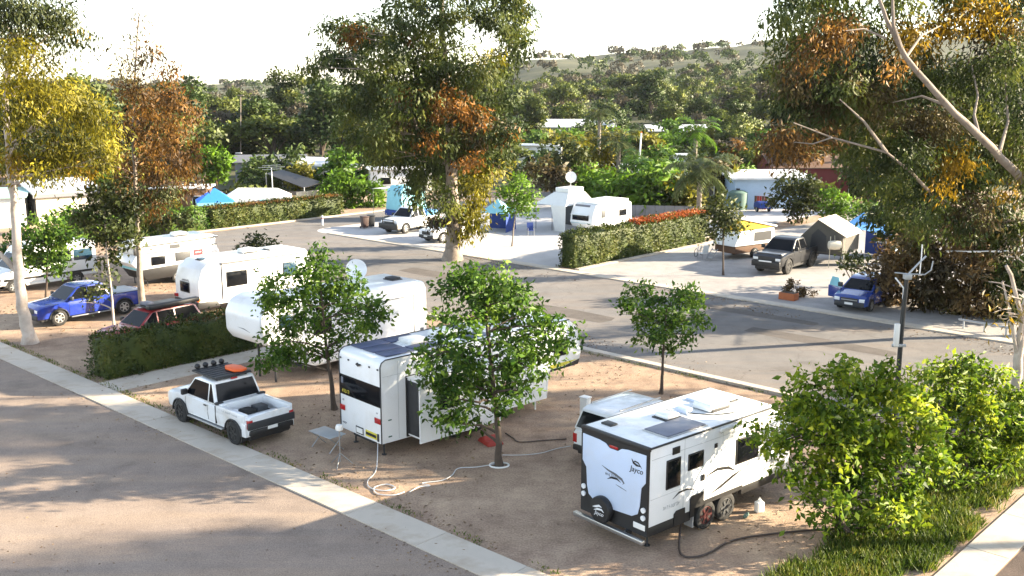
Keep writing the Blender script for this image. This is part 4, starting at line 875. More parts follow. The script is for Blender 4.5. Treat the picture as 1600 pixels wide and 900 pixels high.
tree('young_tree', 'bright green tree beside the grass verge, at the right edge', 'tree', Y4, [Y4, at(1508, 690, Y_), at(1510, 640, Y_), at(1515, 590, Y_)], .12, .04,
     px_clumps([(1440, 595, 24), (1478, 585, 26), (1505, 572, 28), (1545, 598, 32), (1585, 625, 32), (1440, 625, 26), (1485, 630, 38), (1535, 640, 38), (1580, 665, 34), (1460, 665, 30), (1510, 685, 34), (1555, 695, 34), (1490, 710, 26), (1600, 690, 26)], Y_, 1.3), 'leaf_front', 'bark_dark', **{**YK, 'per_m2': 100, 'shell': .35})
def small_tree(label, bx, by, cl, leaf='leaf_young', bark='bark_dark', r=.07, top=None, dy=.7, **kw):
    b = gp(bx, by); Yb = b.y; k = max(cl, key=lambda c: -c[1]); mx = sum(c[0] for c in cl)/len(cl); my = sum(c[1] for c in cl)/len(cl)
    kk = dict(per_m2=34, L=.28, W=.15, droop=.25, twig=.28, tpm=2.2); kk.update(kw)
    return tree('small_tree', label, 'tree', b, [b, at(bx*.7+mx*.3, by*.6+my*.4, Yb), at(mx, my, Yb), at(mx, k[1], Yb)], r, .025, px_clumps(cl, Yb, dy), leaf, bark, **kk)
small_tree('slim dark tree at the end of the long hedge, before the camper trailer', 1130, 430, [(1128, 318, 16), (1118, 338, 18), (1140, 335, 20), (1130, 358, 20), (1112, 362, 10), (1152, 352, 12)], 'leaf_olive')
small_tree('slim bright green tree on the concrete pad near the awning', 800, 385, [(808, 288, 16), (822, 300, 16), (795, 300, 14), (808, 318, 18), (825, 325, 12), (795, 328, 10)], 'leaf_bright', 'bark_grey')
small_tree('green tree before the white camper van at left', 72, 466, [(60, 355, 22), (85, 360, 22), (50, 380, 20), (75, 385, 24), (100, 378, 16), (65, 410, 22), (90, 405, 18), (35, 400, 14), (118, 365, 14)], 'leaf_young')
small_tree('olive green drooping tree above the bright blue utility', 178, 512, [(150, 300, 18), (178, 310, 22), (150, 330, 26), (185, 345, 26), (160, 362, 24), (195, 380, 20), (165, 395, 18), (130, 350, 16), (205, 320, 18), (150, 450, 14), (140, 470, 10), (165, 430, 10)], 'leaf_olive', 'bark_pale')
small_tree('dark round bush-headed tree behind the caravan with awning rail', 400, 408, [(388, 382, 13), (405, 378, 15), (422, 385, 12), (375, 392, 9), (408, 395, 14), (432, 394, 6)], 'leaf_olive')
# ---- gums
GK = dict(limb_r=.10, per_m2=62, L=.25, W=.07, droop=.95, twig=.38, tpm=1.3, shell=.5)
b = gp(47, 536); Y_ = b.y
tree('gum_tree', 'pale-trunked gum with bright yellow-green crown, at the left edge', 'tree', b, [b, at(36, 480, Y_), at(30, 420, Y_), at(24, 330, Y_), at(14, 250, Y_), at(8, 150, Y_), at(18, 60, Y_)], .33, .1,
     px_clumps([(20, 100, 42), (60, 125, 40), (100, 155, 40), (140, 180, 34), (168, 205, 24), (120, 205, 38), (70, 190, 42), (25, 170, 42), (150, 235, 30), (95, 235, 36), (50, 245, 36), (10, 245, 34), (115, 262, 22), (70, 275, 20), (165, 255, 14)], Y_, 2.2), 'leaf_yellow', 'bark_pale',  # crown yellow is mostly sunlight, put into the leaf colour
     accents=((px_clumps([(25, 20, 40), (70, 15, 34), (105, 28, 30), (125, 48, 16), (40, 55, 26), (95, 60, 18), (-10, 45, 40), (0, 5, 40), (100, 85, 10)], Y_, 2.0), 'leaf_olive'), (px_clumps([(45, 215, 20), (95, 200, 18), (130, 225, 16), (70, 255, 18)], Y_, 1.5), 'leaf_olive'), (px_clumps([(20, 75, 14), (30, 262, 20), (118, 42, 8), (135, 255, 16)], Y_, 1.0), 'leaf_gold')),
     extra_limbs=(([at(32, 430, Y_), at(12, 408, Y_), at(-20, 380, Y_-.5)], .16, .1), ([at(14, 240, Y_), at(50, 200, Y_), at(90, 160, Y_)], .12, .04), ([at(20, 150, Y_), at(60, 70, Y_), at(85, 45, Y_)], .1, .03)), **GK)
b = gp(226, 499); Y_ = b.y
tree('gum_tree', 'rust-coloured gum with thin top, behind the bright blue utility', 'tree', b, [b, at(219, 440, Y_), at(216, 380, Y_), at(212, 300, Y_), at(208, 220, Y_), at(210, 130, Y_), at(216, 30, Y_)], .21, .03,
     px_clumps([(215, 165, 34), (262, 165, 34), (298, 178, 20), (240, 205, 42), (290, 205, 24), (195, 205, 28), (215, 245, 38), (268, 245, 36), (300, 245, 18), (240, 285, 38), (285, 285, 26), (195, 285, 22), (250, 320, 24), (310, 290, 14), (180, 260, 16)], Y_, 2.4), 'leaf_rust', 'bark_grey',  # rust tone is mostly warm sunlight painted into the foliage
     accents=((px_clumps([(222, 130, 20), (200, 118, 14), (190, 95, 10), (172, 70, 6), (220, 95, 16), (240, 80, 12), (205, 60, 9), (175, 125, 8), (232, 145, 14), (195, 140, 14)], Y_, 1.2), 'leaf_gum_brown'), (px_clumps([(205, 300, 20), (255, 300, 22), (180, 275, 14), (225, 330, 18), (215, 215, 18)], Y_, 1.5), 'leaf_olive'), (px_clumps([(217, 24, 9), (232, 72, 12), (275, 112, 14), (262, 108, 8), (225, 178, 18), (260, 150, 18)], Y_, .8), 'leaf_orange')), **{**GK, 'per_m2': 44, 'tpm': .9, 'twig': .3})
b = gp(707, 406); Y_ = b.y
tree('gum_tree', 'tall spreading gum with orange tips standing in the centre', 'tree', b, [b, at(708, 340, Y_), at(706, 280, Y_), at(703, 200, Y_), at(697, 120, Y_), at(690, 40, Y_), at(690, -60, Y_)], .6, .12,
     px_clumps([(486, 104, 15), (506, 92, 18), (524, 88, 18), (545, 48, 26), (520, 45, 14), (580, 55, 34), (550, 100, 34), (600, 95, 36), (630, 40, 40), (655, 95, 38), (590, 150, 40), (555, 160, 28), (545, 195, 20), (640, 150, 40), (690, 30, 42), (700, 100, 38), (760, 30, 34), (800, 45, 26), (822, 25, 18), (795, 100, 28), (815, 75, 18), (750, 115, 34), (690, 160, 36), (740, 170, 36), (785, 160, 26), (640, 205, 40), (590, 205, 32), (690, 220, 36), (745, 225, 34), (600, 245, 26), (650, 250, 34), (700, 270, 34), (655, 295, 28), (690, 315, 26), (790, 205, 22), (560, 225, 18), (780, 240, 22), (640, -25, 40), (720, -30, 42), (790, -20, 34), (690, -60, 40)], Y_, 4.0), 'leaf_gum', 'bark_grey',
     accents=((px_clumps([(635, 145, 16, -4), (700, 162, 24, -4.5), (725, 175, 15, -4.5), (668, 222, 14, -4.5), (750, 185, 16, -4), (740, 255, 16, -4.5), (790, 215, 10, -3), (545, 55, 16, -2), (640, 58, 10, -3), (682, 178, 12, -4.5)], Y_, 2.5), 'leaf_orange'), (px_clumps([(745, 290, 28), (760, 275, 20), (740, 330, 22), (725, 355, 18), (748, 350, 16), (810, 10, 12), (805, 60, 12), (770, 90, 14)], Y_, 2.0), 'leaf_yellow'), (px_clumps([(735, 200, 24), (620, 190, 20), (715, 235, 24), (690, 345, 16), (770, 200, 18)], Y_, 3), 'leaf_gum_brown')),
     extra_limbs=(([at(700, 150, Y_-1), at(672, 105, Y_-2.5), at(655, 92, Y_-3)], .16, .06), ([at(703, 190, Y_-1), at(735, 130, Y_-2.5), at(765, 112, Y_-3)], .16, .06), ([at(690, 130, Y_-.6), at(692, 60, Y_-2.5)], .2, .1), ([at(640, 190, Y_-2), at(610, 152, Y_-4), at(592, 130, Y_-4)], .12, .05), ([at(704, 260, Y_-1), at(650, 200, Y_-3), at(645, 175, Y_-3.2)], .14, .06)), **{**GK, 'L': .34, 'W': .12, 'per_m2': 42})
# big gum whose trunk stands just outside on the right
Y_ = 50.0; b = Vector((28.5, 50, 0))
tree('gum_tree', 'huge dark gum with long pale leaning limb, filling the upper right', 'tree', b, [b, (28.2, 50, 3), at(1640, 318, 47.5), at(1600, 283, 45.5), at(1530, 212, 43.5), at(1480, 165, 42.8), at(1415, 90, 42.4), at(1385, 30, 42.2), at(1362, -30, 42.2)], .3, .06,
     px_clumps([(1215, 30, 26), (1240, 60, 36), (1230, 110, 34), (1280, 30, 44), (1290, 90, 44), (1340, 50, 44), (1260, 150, 40), (1315, 140, 44), (1225, 160, 26), (1370, 110, 44), (1350, 180, 44), (1400, 180, 44), (1300, 195, 38), (1420, 240, 40), (1370, 240, 36), (1460, 120, 44), (1440, 290, 34), (1480, 230, 44), (1520, 130, 46), (1540, 190, 44), (1570, 100, 48), (1580, 190, 44), (1530, 270, 40), (1580, 260, 44), (1490, 310, 34), (1570, 330, 40), (1300, -20, 46), (1400, 0, 40), (1480, -20, 46), (1570, -10, 50), (1230, -10, 34), (1330, 235, 24), (1400, 290, 30), (1360, 275, 24), (1450, 340, 32), (1500, 350, 34), (1405, 325, 22), (1620, 60, 50), (1640, 160, 50), (1640, 260, 50), (1270, 205, 22)], Y_, 4.0), 'leaf_gum', 'bark_grey',
     accents=((px_clumps([(1420, 60, 26), (1400, 40, 18), (1470, 45, 28), (1520, 25, 30), (1550, 40, 24), (1440, 75, 22), (1485, 270, 22), (1500, 250, 20), (1475, 285, 14), (1580, 296, 14), (1560, 15, 20)], 47.5, 1.2), 'leaf_gold'), (px_clumps([(1300, 50, 26), (1280, 75, 24), (1325, 45, 18), (1230, 215, 26), (1245, 235, 24), (1215, 235, 16), (1280, 215, 18), (1405, 105, 16), (1255, 100, 14)], 44.5, 1), 'leaf_rust'), (px_clumps([(1250, 130, 30), (1300, 150, 34), (1420, 200, 36), (1560, 70, 40), (1520, 330, 34), (1340, 120, 30), (1590, 220, 36), (1370, 170, 34), (1460, 190, 34), (1290, 180, 26)], 48, 2), 'leaf_gum_brown')),
     extra_limbs=(([at(1660, 350, 52), at(1560, 345, 52.5), at(1465, 312, 49.5), at(1445, 292, 46.5), at(1425, 270, 45), at(1385, 238, 44), at(1300, 215, 43.6), at(1240, 192, 43.4)], .12, .025), ([at(1385, 238, 44), at(1350, 190, 43.6), at(1312, 155, 43.4)], .08, .02), ([at(1410, 82, 42.4), at(1396, 40, 42), at(1394, -20, 42)], .1, .05), ([at(1384, 60, 42.2), at(1350, 45, 41.8), at(1322, 48, 41.5)], .05, .02), ([at(1530, 212, 43.5), at(1522, 180, 44), at(1528, 150, 45), at(1518, 100, 46)], .08, .03), ([at(1480, 165, 42.8), at(1440, 150, 43.5), at(1395, 160, 45)], .07, .02), ([at(1415, 90, 42.4), at(1440, 55, 43.5), at(1470, 40, 45)], .07, .02), ([at(1300, 215, 42.6), at(1270, 225, 43), at(1240, 222, 43.5)], .04, .015), ([at(1560, 243, 44.4), at(1575, 190, 46), at(1570, 110, 47)], .09, .03)), **{**GK, 'L': .26, 'W': .085, 'per_m2': 66, 'limbs': False})
b = gp(1592, 716); Y_ = b.y
tree('gum_tree', 'forked pale gum with bare branches at the right edge, behind the grass verge', 'tree', b, [b, at(1588, 640, Y_), at(1590, 560, Y_), at(1602, 480, Y_), at(1625, 400, Y_), at(1640, 280, Y_)], .2, .08,
     px_clumps([(1560, 480, 20), (1575, 460, 18), (1600, 380, 30), (1570, 400, 20), (1640, 330, 40), (1545, 440, 16), (1660, 260, 46)], Y_, .8), 'leaf_gum_brown', 'bark_pale',
     accents=((px_clumps([(1562, 498, 14), (1572, 488, 12)], Y_-.3, .3), 'leaf_gold'),),
     extra_limbs=(([at(1590, 560, Y_), at(1583, 520, Y_-.2), at(1574, 470, Y_-.3), at(1566, 440, Y_-.3)], .07, .03), ([at(1590, 545, Y_), at(1597, 500, Y_-.2), at(1580, 430, Y_-.4), at(1572, 415, Y_-.4)], .09, .05)), **{**GK, 'L': .26, 'W': .07, 'per_m2': 20})
# gums beyond the right edge whose shade lies over the near sites
for i, (x, y, h, wd, lo) in enumerate([(43, 38, 19, 3.2, 3), (47, 41, 23, 3.6, 3), (60, 40, 27, 4.2, 8), (42, 28.5, 22, 3.4, 14), (40, 21.5, 19, 4.0, 3), (38, 14, 20, 5.0, 3)]):
    cl = [(x+random.uniform(-1, 1)*wd*.7, y+random.uniform(-1, 1)*wd*.62, lo+(h-lo)*random.random()**.8, wd*.42*random.uniform(.8, 1.2), wd*.42, wd*.36) for _ in range(17)]
    tree('gum_tree', 'tall gum beyond the right edge, shading the near sites', 'tree', (x, y, 0), [(x, y, 0), (x+.3, y, h*.4), (x, y+.2, h*.7), (x-.2, y, h)], .4, .08, cl, 'leaf_gum', 'bark_grey', group='gums beyond the right edge', twigs=0, **{**GK, 'L': .6, 'W': .22, 'per_m2': 7, 'tpm': 1.0})

# ================================================================ HEDGES, SHRUBS, GRASS
def hedge(label, s0, s1, b0, b1, h, leaf, n, L=.13, tops=None, rough=.13):
    c = WP((s0+s1)/2, (b0+b1)/2); t = thing('hedge', label, 'hedge', c, -AZ); hx, hy = (s1-s0)/2, (b1-b0)/2
    bm = bmesh.new(); nx_, ny_, nz_ = max(2, int(hx*4)), max(2, int(hy*4)), max(3, int(h*3))
    MB().box(-hx+.12, hx-.12, -hy+.12, hy-.12, 0, h-.14).build('branches', 'leaf_hedge', t, bevel=.1)
    A = [2*hx*h, 2*hx*h, 2*hy*h, 2*hy*h, 4*hx*hy]; k = rng.choice(5, n, p=np.array(A)/sum(A)); u, v = rng.uniform(-1, 1, n), rng.random(n)
    P = np.zeros((n, 3)); D = np.zeros((n, 3))
    for f in range(5):
        m_ = k == f
        if f < 2: P[m_] = np.stack([u[m_]*hx, np.full(m_.sum(), hy*(1 if f else -1)), v[m_]*h], 1); D[m_] = (0, 1 if f else -1, 0)
        elif f < 4: P[m_] = np.stack([np.full(m_.sum(), hx*(1 if f == 3 else -1)), u[m_]*hy, v[m_]*h], 1); D[m_] = (1 if f == 3 else -1, 0, 0)
        else: P[m_] = np.stack([u[m_]*hx, (v[m_]*2-1)*hy, np.full(m_.sum(), h)], 1); D[m_] = (0, 0, 1)
    lump = np.sin(P[:, 0]*3.1+P[:, 2]*2.3)*np.sin(P[:, 1]*2.2+1)+.6*np.sin(P[:, 1]*5.3+P[:, 2]*4.1)+.5*np.sin(P[:, 1]*.9)
    P += D*(lump*rough + np.abs(rng.normal(size=n))**2*.05 - .07)[:, None]; P[:, 2] = np.maximum(P[:, 2], .05)
    td = D*.7+unit(n); td /= np.linalg.norm(td, axis=1, keepdims=True); s = rng.uniform(.6, 1.3, n)
    Dn = D*.75 + np.stack([.35*np.sin(P[:, 1]*3.3+P[:, 2]*2.2), .35*np.sin(P[:, 1]*2.7+1), .25+.3*np.sin(P[:, 1]*1.9+P[:, 2]*3)], 1); Dn /= np.linalg.norm(Dn, axis=1, keepdims=True)
    v_, q_, nn_ = leaf_arrays(P, L*s, L*.6*s, td, out=Dn, mix=.5)
    link('foliage', soft(np_mesh('foliage', v_, q_, leaf), nn_), t)
    if tops:
        lm, y0, y1, k2, zz = tops; P = np.stack([rng.uniform(-hx, hx, k2), rng.uniform(y0, y1, k2), h+rng.uniform(-.1, zz, k2)], 1); td = unit(k2)+np.array([0, 0, .8]); td /= np.linalg.norm(td, axis=1, keepdims=True)
        v_, q_ = leaf_arrays(P, L, L*.5, td); tag(link('new_growth', np_mesh('new_growth', v_, q_, lm), t), kind='stuff')
    return t
hedge('clipped green hedge between the near site path and the dark red wagon', -42.6, -41.15, 18.85, 26.4, 1.75, 'leaf_hedge', 9000, .13, ('leaf_rust', 1.0, 4.0, 500, .1))
hedge('long tall hedge with red new growth, beside the driveway', -45.0, -43.6, 53.0, 69.6, 2.35, 'leaf_hedge', 13000, .17, ('leaf_redtop', -1.0, 8.2, 2600, .22))
hedge('low brownish hedge along the far side street', -80.1, -78.6, 46.5, 60.5, 1.8, 'leaf_hedge', 8000, .2, ('leaf_rust', -7, 7, 1500, .1))
hedge('leafy hedge behind the white pop-top caravan', -79.9, -78.7, 34.5, 46.2, 1.9, 'leaf_young', 6000, .22, rough=.2)
def shrub(label, lst, Y, leaf, name='shrub', group=None, dy=.6, **kw):
    cl = px_clumps(lst, Y, dy); bx = sum(c[0] for c in cl)/len(cl); by = sum(c[1] for c in cl)/len(cl); t = thing(name, label, 'shrub', (bx, by, 0), 0, group)
    mb = MB()
    for c in cl[:6]: limb(mb, (random.uniform(-.2, .2), random.uniform(-.2, .2), 0), (c[0]-bx, c[1]-by, max(.2, c[2])), .05, .015, 3, .1)
    mb.build('stem', 'bark_dark', t)
    kk = dict(per_m2=26, L=.3, W=.16, droop=.2, twig=.3, tpm=1.8, shell=.5); kk.update(kw); leafcloud('foliage', cl, leaf, t, (bx, by, 0), **kk); return t
shrub('bright lime shrub beyond the rust-coloured gum', [(325, 245, 16), (345, 252, 14), (310, 255, 12), (330, 268, 16), (348, 275, 10)], 118, 'leaf_bright', L=.45, W=.25)
shrub('broad lime-green bush behind the corner of the side street', [(515, 295, 14), (535, 288, 16), (560, 290, 16), (585, 297, 14), (520, 315, 16), (550, 312, 18), (580, 315, 16), (545, 326, 12)], 104, 'leaf_bright', L=.5, W=.22, droop=.5)
shrub('leafy lime shrub behind the small old caravan', [(915, 270, 16), (925, 290, 18), (900, 292, 16), (935, 305, 14), (908, 308, 16), (885, 285, 12)], 108, 'leaf_bright', L=.45, W=.2)
shrub('dark green rounded bush before the red building', [(1225, 290, 16), (1250, 283, 18), (1275, 292, 18), (1235, 310, 18), (1262, 315, 20), (1210, 308, 12), (1285, 318, 14), (1245, 328, 12)], 92, 'leaf_olive', L=.4, W=.2)
shrub('rounded lime bush beside the blue shade tent', [(1300, 303, 15), (1318, 315, 15), (1295, 322, 16), (1328, 330, 10), (1310, 332, 14)], 90, 'leaf_bright', L=.35, W=.18)
shrub('low dark bush right of the lime bush', [(1345, 325, 12), (1360, 330, 12), (1340, 338, 10), (1378, 336, 10)], 88, 'leaf_young', L=.35, W=.18)
for lab, l, Yb, lf in (('dry brown scrub behind the blue hatchback', [(1390, 400, 22), (1375, 430, 18), (1400, 450, 26), (1385, 480, 20), (1420, 480, 24), (1405, 410, 20), (1435, 495, 18)], 57.5, 'leaf_scrub'),
    ('tall dark scrub right of the black service post', [(1440, 380, 30), (1470, 420, 34), (1445, 450, 30), (1480, 470, 30), (1460, 495, 22), (1420, 400, 24), (1500, 500, 18)], 56, 'leaf_gum_brown'),
    ('reddish brown scrub with dry stems at the right', [(1500, 370, 34), (1520, 420, 36), (1510, 465, 30), (1550, 480, 26), (1540, 390, 32), (1530, 500, 18)], 55, 'leaf_scrub'),
    ('dark scrub behind the forked pale gum', [(1575, 370, 36), (1590, 420, 36), (1580, 470, 30), (1560, 440, 30), (1610, 500, 26), (1580, 510, 18)], 54, 'leaf_gum'),
    ('dark hanging scrub above the clothes line', [(1400, 345, 26), (1440, 335, 30), (1490, 340, 30), (1370, 335, 18), (1540, 340, 30), (1415, 370, 24)], 60, 'leaf_gum')):
    shrub(lab, l, Yb, lf, 'tall_shrub', dy=1.2, per_m2=55, L=.36, W=.14, droop=.5, shell=.3)
shrub('dry brown bush in a terracotta planter by the driveway', [(1228, 450, 8), (1242, 446, 10), (1258, 454, 8), (1268, 457, 6), (1248, 458, 8), (1234, 457, 7)], 59.3, 'leaf_scrub', dy=.15, per_m2=150, L=.15, W=.07, twig=.1)
shrub('green bush below the tent poles', [(1318, 408, 10), (1335, 406, 12), (1350, 412, 11), (1330, 418, 10)], 62.5, 'leaf_olive', dy=.3)
shrub('small grey-green bush beside the olive tree at left', [(120, 330, 14), (110, 350, 12), (135, 345, 12), (30, 372, 14), (10, 380, 14), (15, 400, 10)], 66, 'leaf_young', L=.35, W=.2)
shrub('green foliage along the cabin wall at far left', [(95, 345, 12), (115, 340, 12), (75, 348, 10), (130, 348, 10)], 86, 'leaf_bright', L=.4, W=.2)
shrub('yellow flowering bush at the end of the long hedge', [(1094, 335, 8), (1100, 343, 7), (1090, 346, 6)], 81, 'leaf_yellow', dy=.2)
shrub('low leafy shrubs under the dense bright green tree', [(1262, 775, 14), (1280, 800, 12), (1330, 832, 16), (1370, 838, 18), (1405, 825, 16), (1435, 795, 18)], 26.6, 'leaf_front', dy=.5, per_m2=60, L=.2, W=.1)
shrub('dark leafy shrubs between the two bright green trees', [(1450, 745, 26), (1490, 750, 28), (1475, 780, 22), (1530, 735, 24), (1565, 725, 18)], 30, 'leaf_front', dy=.5, per_m2=55, L=.2, W=.09)
# grass verge on the right
def grass(name, poly, n, h, m, lab='green and straw-coloured grass along the concrete verge'):
    s0, s1, b0, b1 = poly; s = rng.uniform(s0, s1, n); b = rng.uniform(b0, b1, n)
    f = np.sin(s*2.1+b*.7)*np.sin(b*1.6+.5)+.3*np.sin(b*5)+rng.normal(size=n)*.4; edge = np.minimum(s-s0, s1-s)/(s1-s0)*2.2
    ok = f + edge*2.4 > .55; s, b = s[ok], b[ok]; n = len(s)
    P = np.stack([s*SV[0]+b*BV[0], s*SV[1]+b*BV[1], np.full(n, .0)], 1)
    L = h*rng.uniform(.4, 1.3, n); t = unit(n)*np.array([.75, .75, .1]); t[:, 2] = 1; t /= np.linalg.norm(t, axis=1, keepdims=True)
    v, q = leaf_arrays(P, L, .028+.02*rng.random(n), t, .1); o = link(name, np_mesh(name, v, q, m)); return tag(o, lab, 'grass', kind='stuff')
grass('grass', (-11.7, -8.75, 20.5, 37.5), 46000, .34, 'grass_green')
grass('weeds', (-75, -14, 18.42, 18.75), 2600, .1, 'grass_green', 'small weeds along the inner edge of the concrete strip')
grass('weeds', (-64, -18, 36.2, 36.5), 1800, .12, 'grass_green', 'small weeds along the near kerb')
grass('weeds', (-41.4, -41.05, 18.6, 30), 900, .12, 'grass_green', 'small weeds beside the site path')
def litter(n, s0, s1, b0, b1, name, m, lab, L):
    s = rng.uniform(s0, s1, n); b = rng.uniform(b0, b1, n); k = np.sin(s*.9+1)*np.sin(b*.8)+.8*np.sin(s*.37+b*.51)+rng.normal(size=n)*.5 > .3; s, b = s[k], b[k]; n = len(s)
    P = np.stack([s*SV[0]+b*BV[0], s*SV[1]+b*BV[1], np.full(n, .016)], 1); t = unit(n)*np.array([1, 1, .12]); t /= np.linalg.norm(t, axis=1, keepdims=True)
    l = L*rng.uniform(.4, 1.5, n)**1.3; r_ = rng.uniform(0, 6.28, n)
    v, q = leaf_arrays(P, l, l*.55, t, .1); v[:, 2] = np.maximum(v[:, 2], .012); o = link(name, np_mesh(name, v, q, m)); tag(o, lab, 'leaf litter', kind='stuff')
litter(9000, -42, -9, 18.5, 36.3, 'leaf_litter', 'litter', 'scattered fallen leaves and bark on the dirt sites', .09)
litter(4500, -70, -9, 16.6, 18.9, 'leaf_litter', 'litter', 'fallen leaves and grit along the concrete strip', .07)
litter(3500, -60, -14, 37, 39, 'leaf_litter', 'litter', 'leaf drift along the near kerb of the road', .08)
litter(5000, -60, -8, 2, 17, 'road_grit', 'litter', 'sparse leaves and grit on the near road', .055)
litter(4000, -55, 5, 49.5, 51.7, 'leaf_litter', 'litter', 'leaf drift along the far kerb', .1)
litter(3500, -60, -43, 18.6, 34, 'leaf_litter', 'litter', 'scattered fallen leaves on the dirt under the pale gums', .11)

# ================================================================ BUILDINGS BEYOND
def building(name, label, px, py, w, d, h, rot, wall, roof, kind='gable', rise=.8, over=.3, wins=(), door=None, group=None, loc=None):
    t = thing(name, label, 'building', loc if loc is not None else gp(px, py), R(rot), group)
    x, y = w/2, d/2
    if kind == 'gable':
        MB().prism([(-y, 0), (-y, h), (0, h+rise), (y, h), (y, 0)], -x, x).build('wall', wall, t)
        rf = None
        for sg in (-1, 1):
            k = (y+over)/y
            MB().prism([(0, h+rise+.03), (sg*(y+over), h+.03-rise*(k-1)), (sg*(y+over), h+.13-rise*(k-1)), (0, h+rise+.13)], -x-over, x+over).build('roof', roof, t)
    elif kind == 'skillion':
        MB().prism([(-y, 0), (-y, h), (y, h+rise), (y, 0)], -x, x).build('wall', wall, t)
        MB().prism([(-y-over, h+.02-rise*over/d), (y+over, h+rise+.02+rise*over/d), (y+over, h+rise+.18), (-y-over, h+.16)], -x-over, x+over).build('roof', roof, t)
    else:
        MB().box(-x, x, -y, y, 0, h).build('wall', wall, t, bevel=.03); part('roof', roof, t, (-x-over, x+over, -y-over, y+over, h+.01, h+.16), bevel=.04)
    for side, a0, a1, z0, z1 in wins: window(t, side, a0, a1, z0, z1, {'R': x, 'L': -x, 'B': -y, 'F': y}[side], frame='roof_white')
    if door: part('door', door[1], t, (door[0], door[0]+.85, -y-.04, -y, .05, 2.1))
    return t
building('cabin', 'white cabin with pale green roof at the far left edge', -14, 352, 6, 5, 2.6, 20, 'wall_white', 'roof_green', 'skillion', .3)
C2 = building('cabin', 'cabin with charcoal front and white side wall, behind the camper van', 98, 343, 5.5, 5.0, 2.7, 38, 'wall_cream', 'roof_pale', 'skillion', .75, .3)
part('front_wall', 'charcoal', C2, (-2.79, -2.755, -2.5, 2.5, .02, 2.72)); window(C2, 'L', -.9, .8, .9, 1.9, -2.79, frame='dark_grey'); part('fascia', 'wall_grey', C2, (-3.05, 3.05, -2.86, -2.82, 2.4, 2.72))
building('carport', 'brown-walled carport with white fascia, left of the blue gazebo', 288, 333, 5.0, 3, 2.5, 5, 'roof_brown', 'roof_white', 'flat', wins=(('B', 1.2, 2.0, .9, 1.8),))
building('shed', 'long dark grey shed beyond the white annex tent', 425, 283, 8.5, 5, 2.6, 8, 'wall_grey', 'roof_grey', 'gable', .7, wins=(('B', -2.5, -1.4, 1, 1.9), ('B', 1.2, 2.2, 1, 1.9)))
building('cabin', 'pale blue cabin beside the long dark grey shed', 492, 288, 5.6, 5, 2.6, -25, 'wall_blue', 'roof_pale', 'skillion', .4, wins=(('B', -1.9, -.9, 1.2, 2.0), ('B', .7, 1.7, 1.2, 2.0)))
building('cabin', 'cream cabin beyond the broad lime-green bush', 540, 291, 4.6, 5, 2.5, -25, 'wall_cream', 'roof_pale', 'flat', wins=(('B', -1.4, -.4, 1.0, 1.9), ('R', -1, .5, 1, 1.9)))
building('mobile_home', 'white mobile home glimpsed behind the central gum', 625, 300, 7, 4, 2.7, 12, 'wall_white', 'roof_pale', 'flat', wins=(('B', -2.4, -1.2, 1.1, 1.9), ('B', 1, 2.2, 1.1, 1.9)))
building('mobile_home', 'long white-roofed hall beyond the palms', 888, 232, 17, 9, 4.3, -3, 'wall_cream', 'roof_pale', 'gable', 1.2, .5, wins=tuple(('B', -7+i*2.6, -5.6+i*2.6, 1.0, 2.0) for i in range(6)))
building('house', 'dark blue house among trees behind the white-roofed hall', 930, 214, 9, 7, 4.0, 10, 'canvas_dkblue', 'roof_grey', 'gable', 1.5, wins=(('B', -3, -1.6, 1.4, 2.5), ('B', 1.2, 2.6, 1.4, 2.5)))
building('mobile_home', 'white flat-roofed mobile home beyond the tall white pole', 1055, 238, 11, 6, 4.0, 6, 'wall_cream', 'roof_pale', 'gable', .9, .4, wins=(('B', -4, -2.6, 1, 2), ('B', -.6, .8, 1, 2), ('B', 2.6, 4, 1, 2)))
building('mobile_home', 'small white mobile home right of the central gum', 845, 262, 6.5, 4, 3.3, -8, 'wall_white', 'roof_pale', 'flat', wins=(('B', -2, -.8, 1, 1.8), ('B', .8, 2, 1, 1.8)))
building('shed', 'white shed with overhanging pale roof beside the red building', 1192, 322, 7.5, 5, 3.0, 4, 'wall_blue', 'roof_pale', 'skillion', .35, .5)
RB = building('house', 'dark red building behind the rounded bushes', 1285, 308, 13, 7, 3.6, 2, 'red_wall', 'roof_brown', 'gable', 1.1, .5, wins=(('B', -4.6, -3.2, 1.2, 2.5), ('B', 1.6, 3.0, .3, 2.6)))
building('house', 'distant white house on the wooded slope', 1148, 200, 9, 6, 3.4, -15, 'wall_white', 'roof_pale', 'gable', 1.3, wins=(('B', -3, -1.6, 1.2, 2.3), ('B', 1, 2.4, 1.2, 2.3)))
building('mobile_home', 'white mobile home between the palms and the small old caravan', 960, 290, 8, 4, 2.4, -6, 'wall_white', 'roof_pale', 'flat', wins=(('B', -2.8, -1.6, 1, 1.8), ('B', 1.2, 2.4, 1, 1.8)))
building('mobile_home', 'pale mobile home at the right of the palms', 1095, 272, 7, 4, 2.6, 8, 'wall_white', 'roof_pale', 'flat', wins=(('B', -2, -.8, 1, 1.8),))
building('cabin', 'brown cabin half hidden behind the rust-coloured gum', 225, 322, 7, 4, 2.5, 6, 'brown_wood', 'roof_brown', 'flat', wins=(('B', -2, -.8, 1, 1.8), ('B', 1, 2.2, 1, 1.8)))
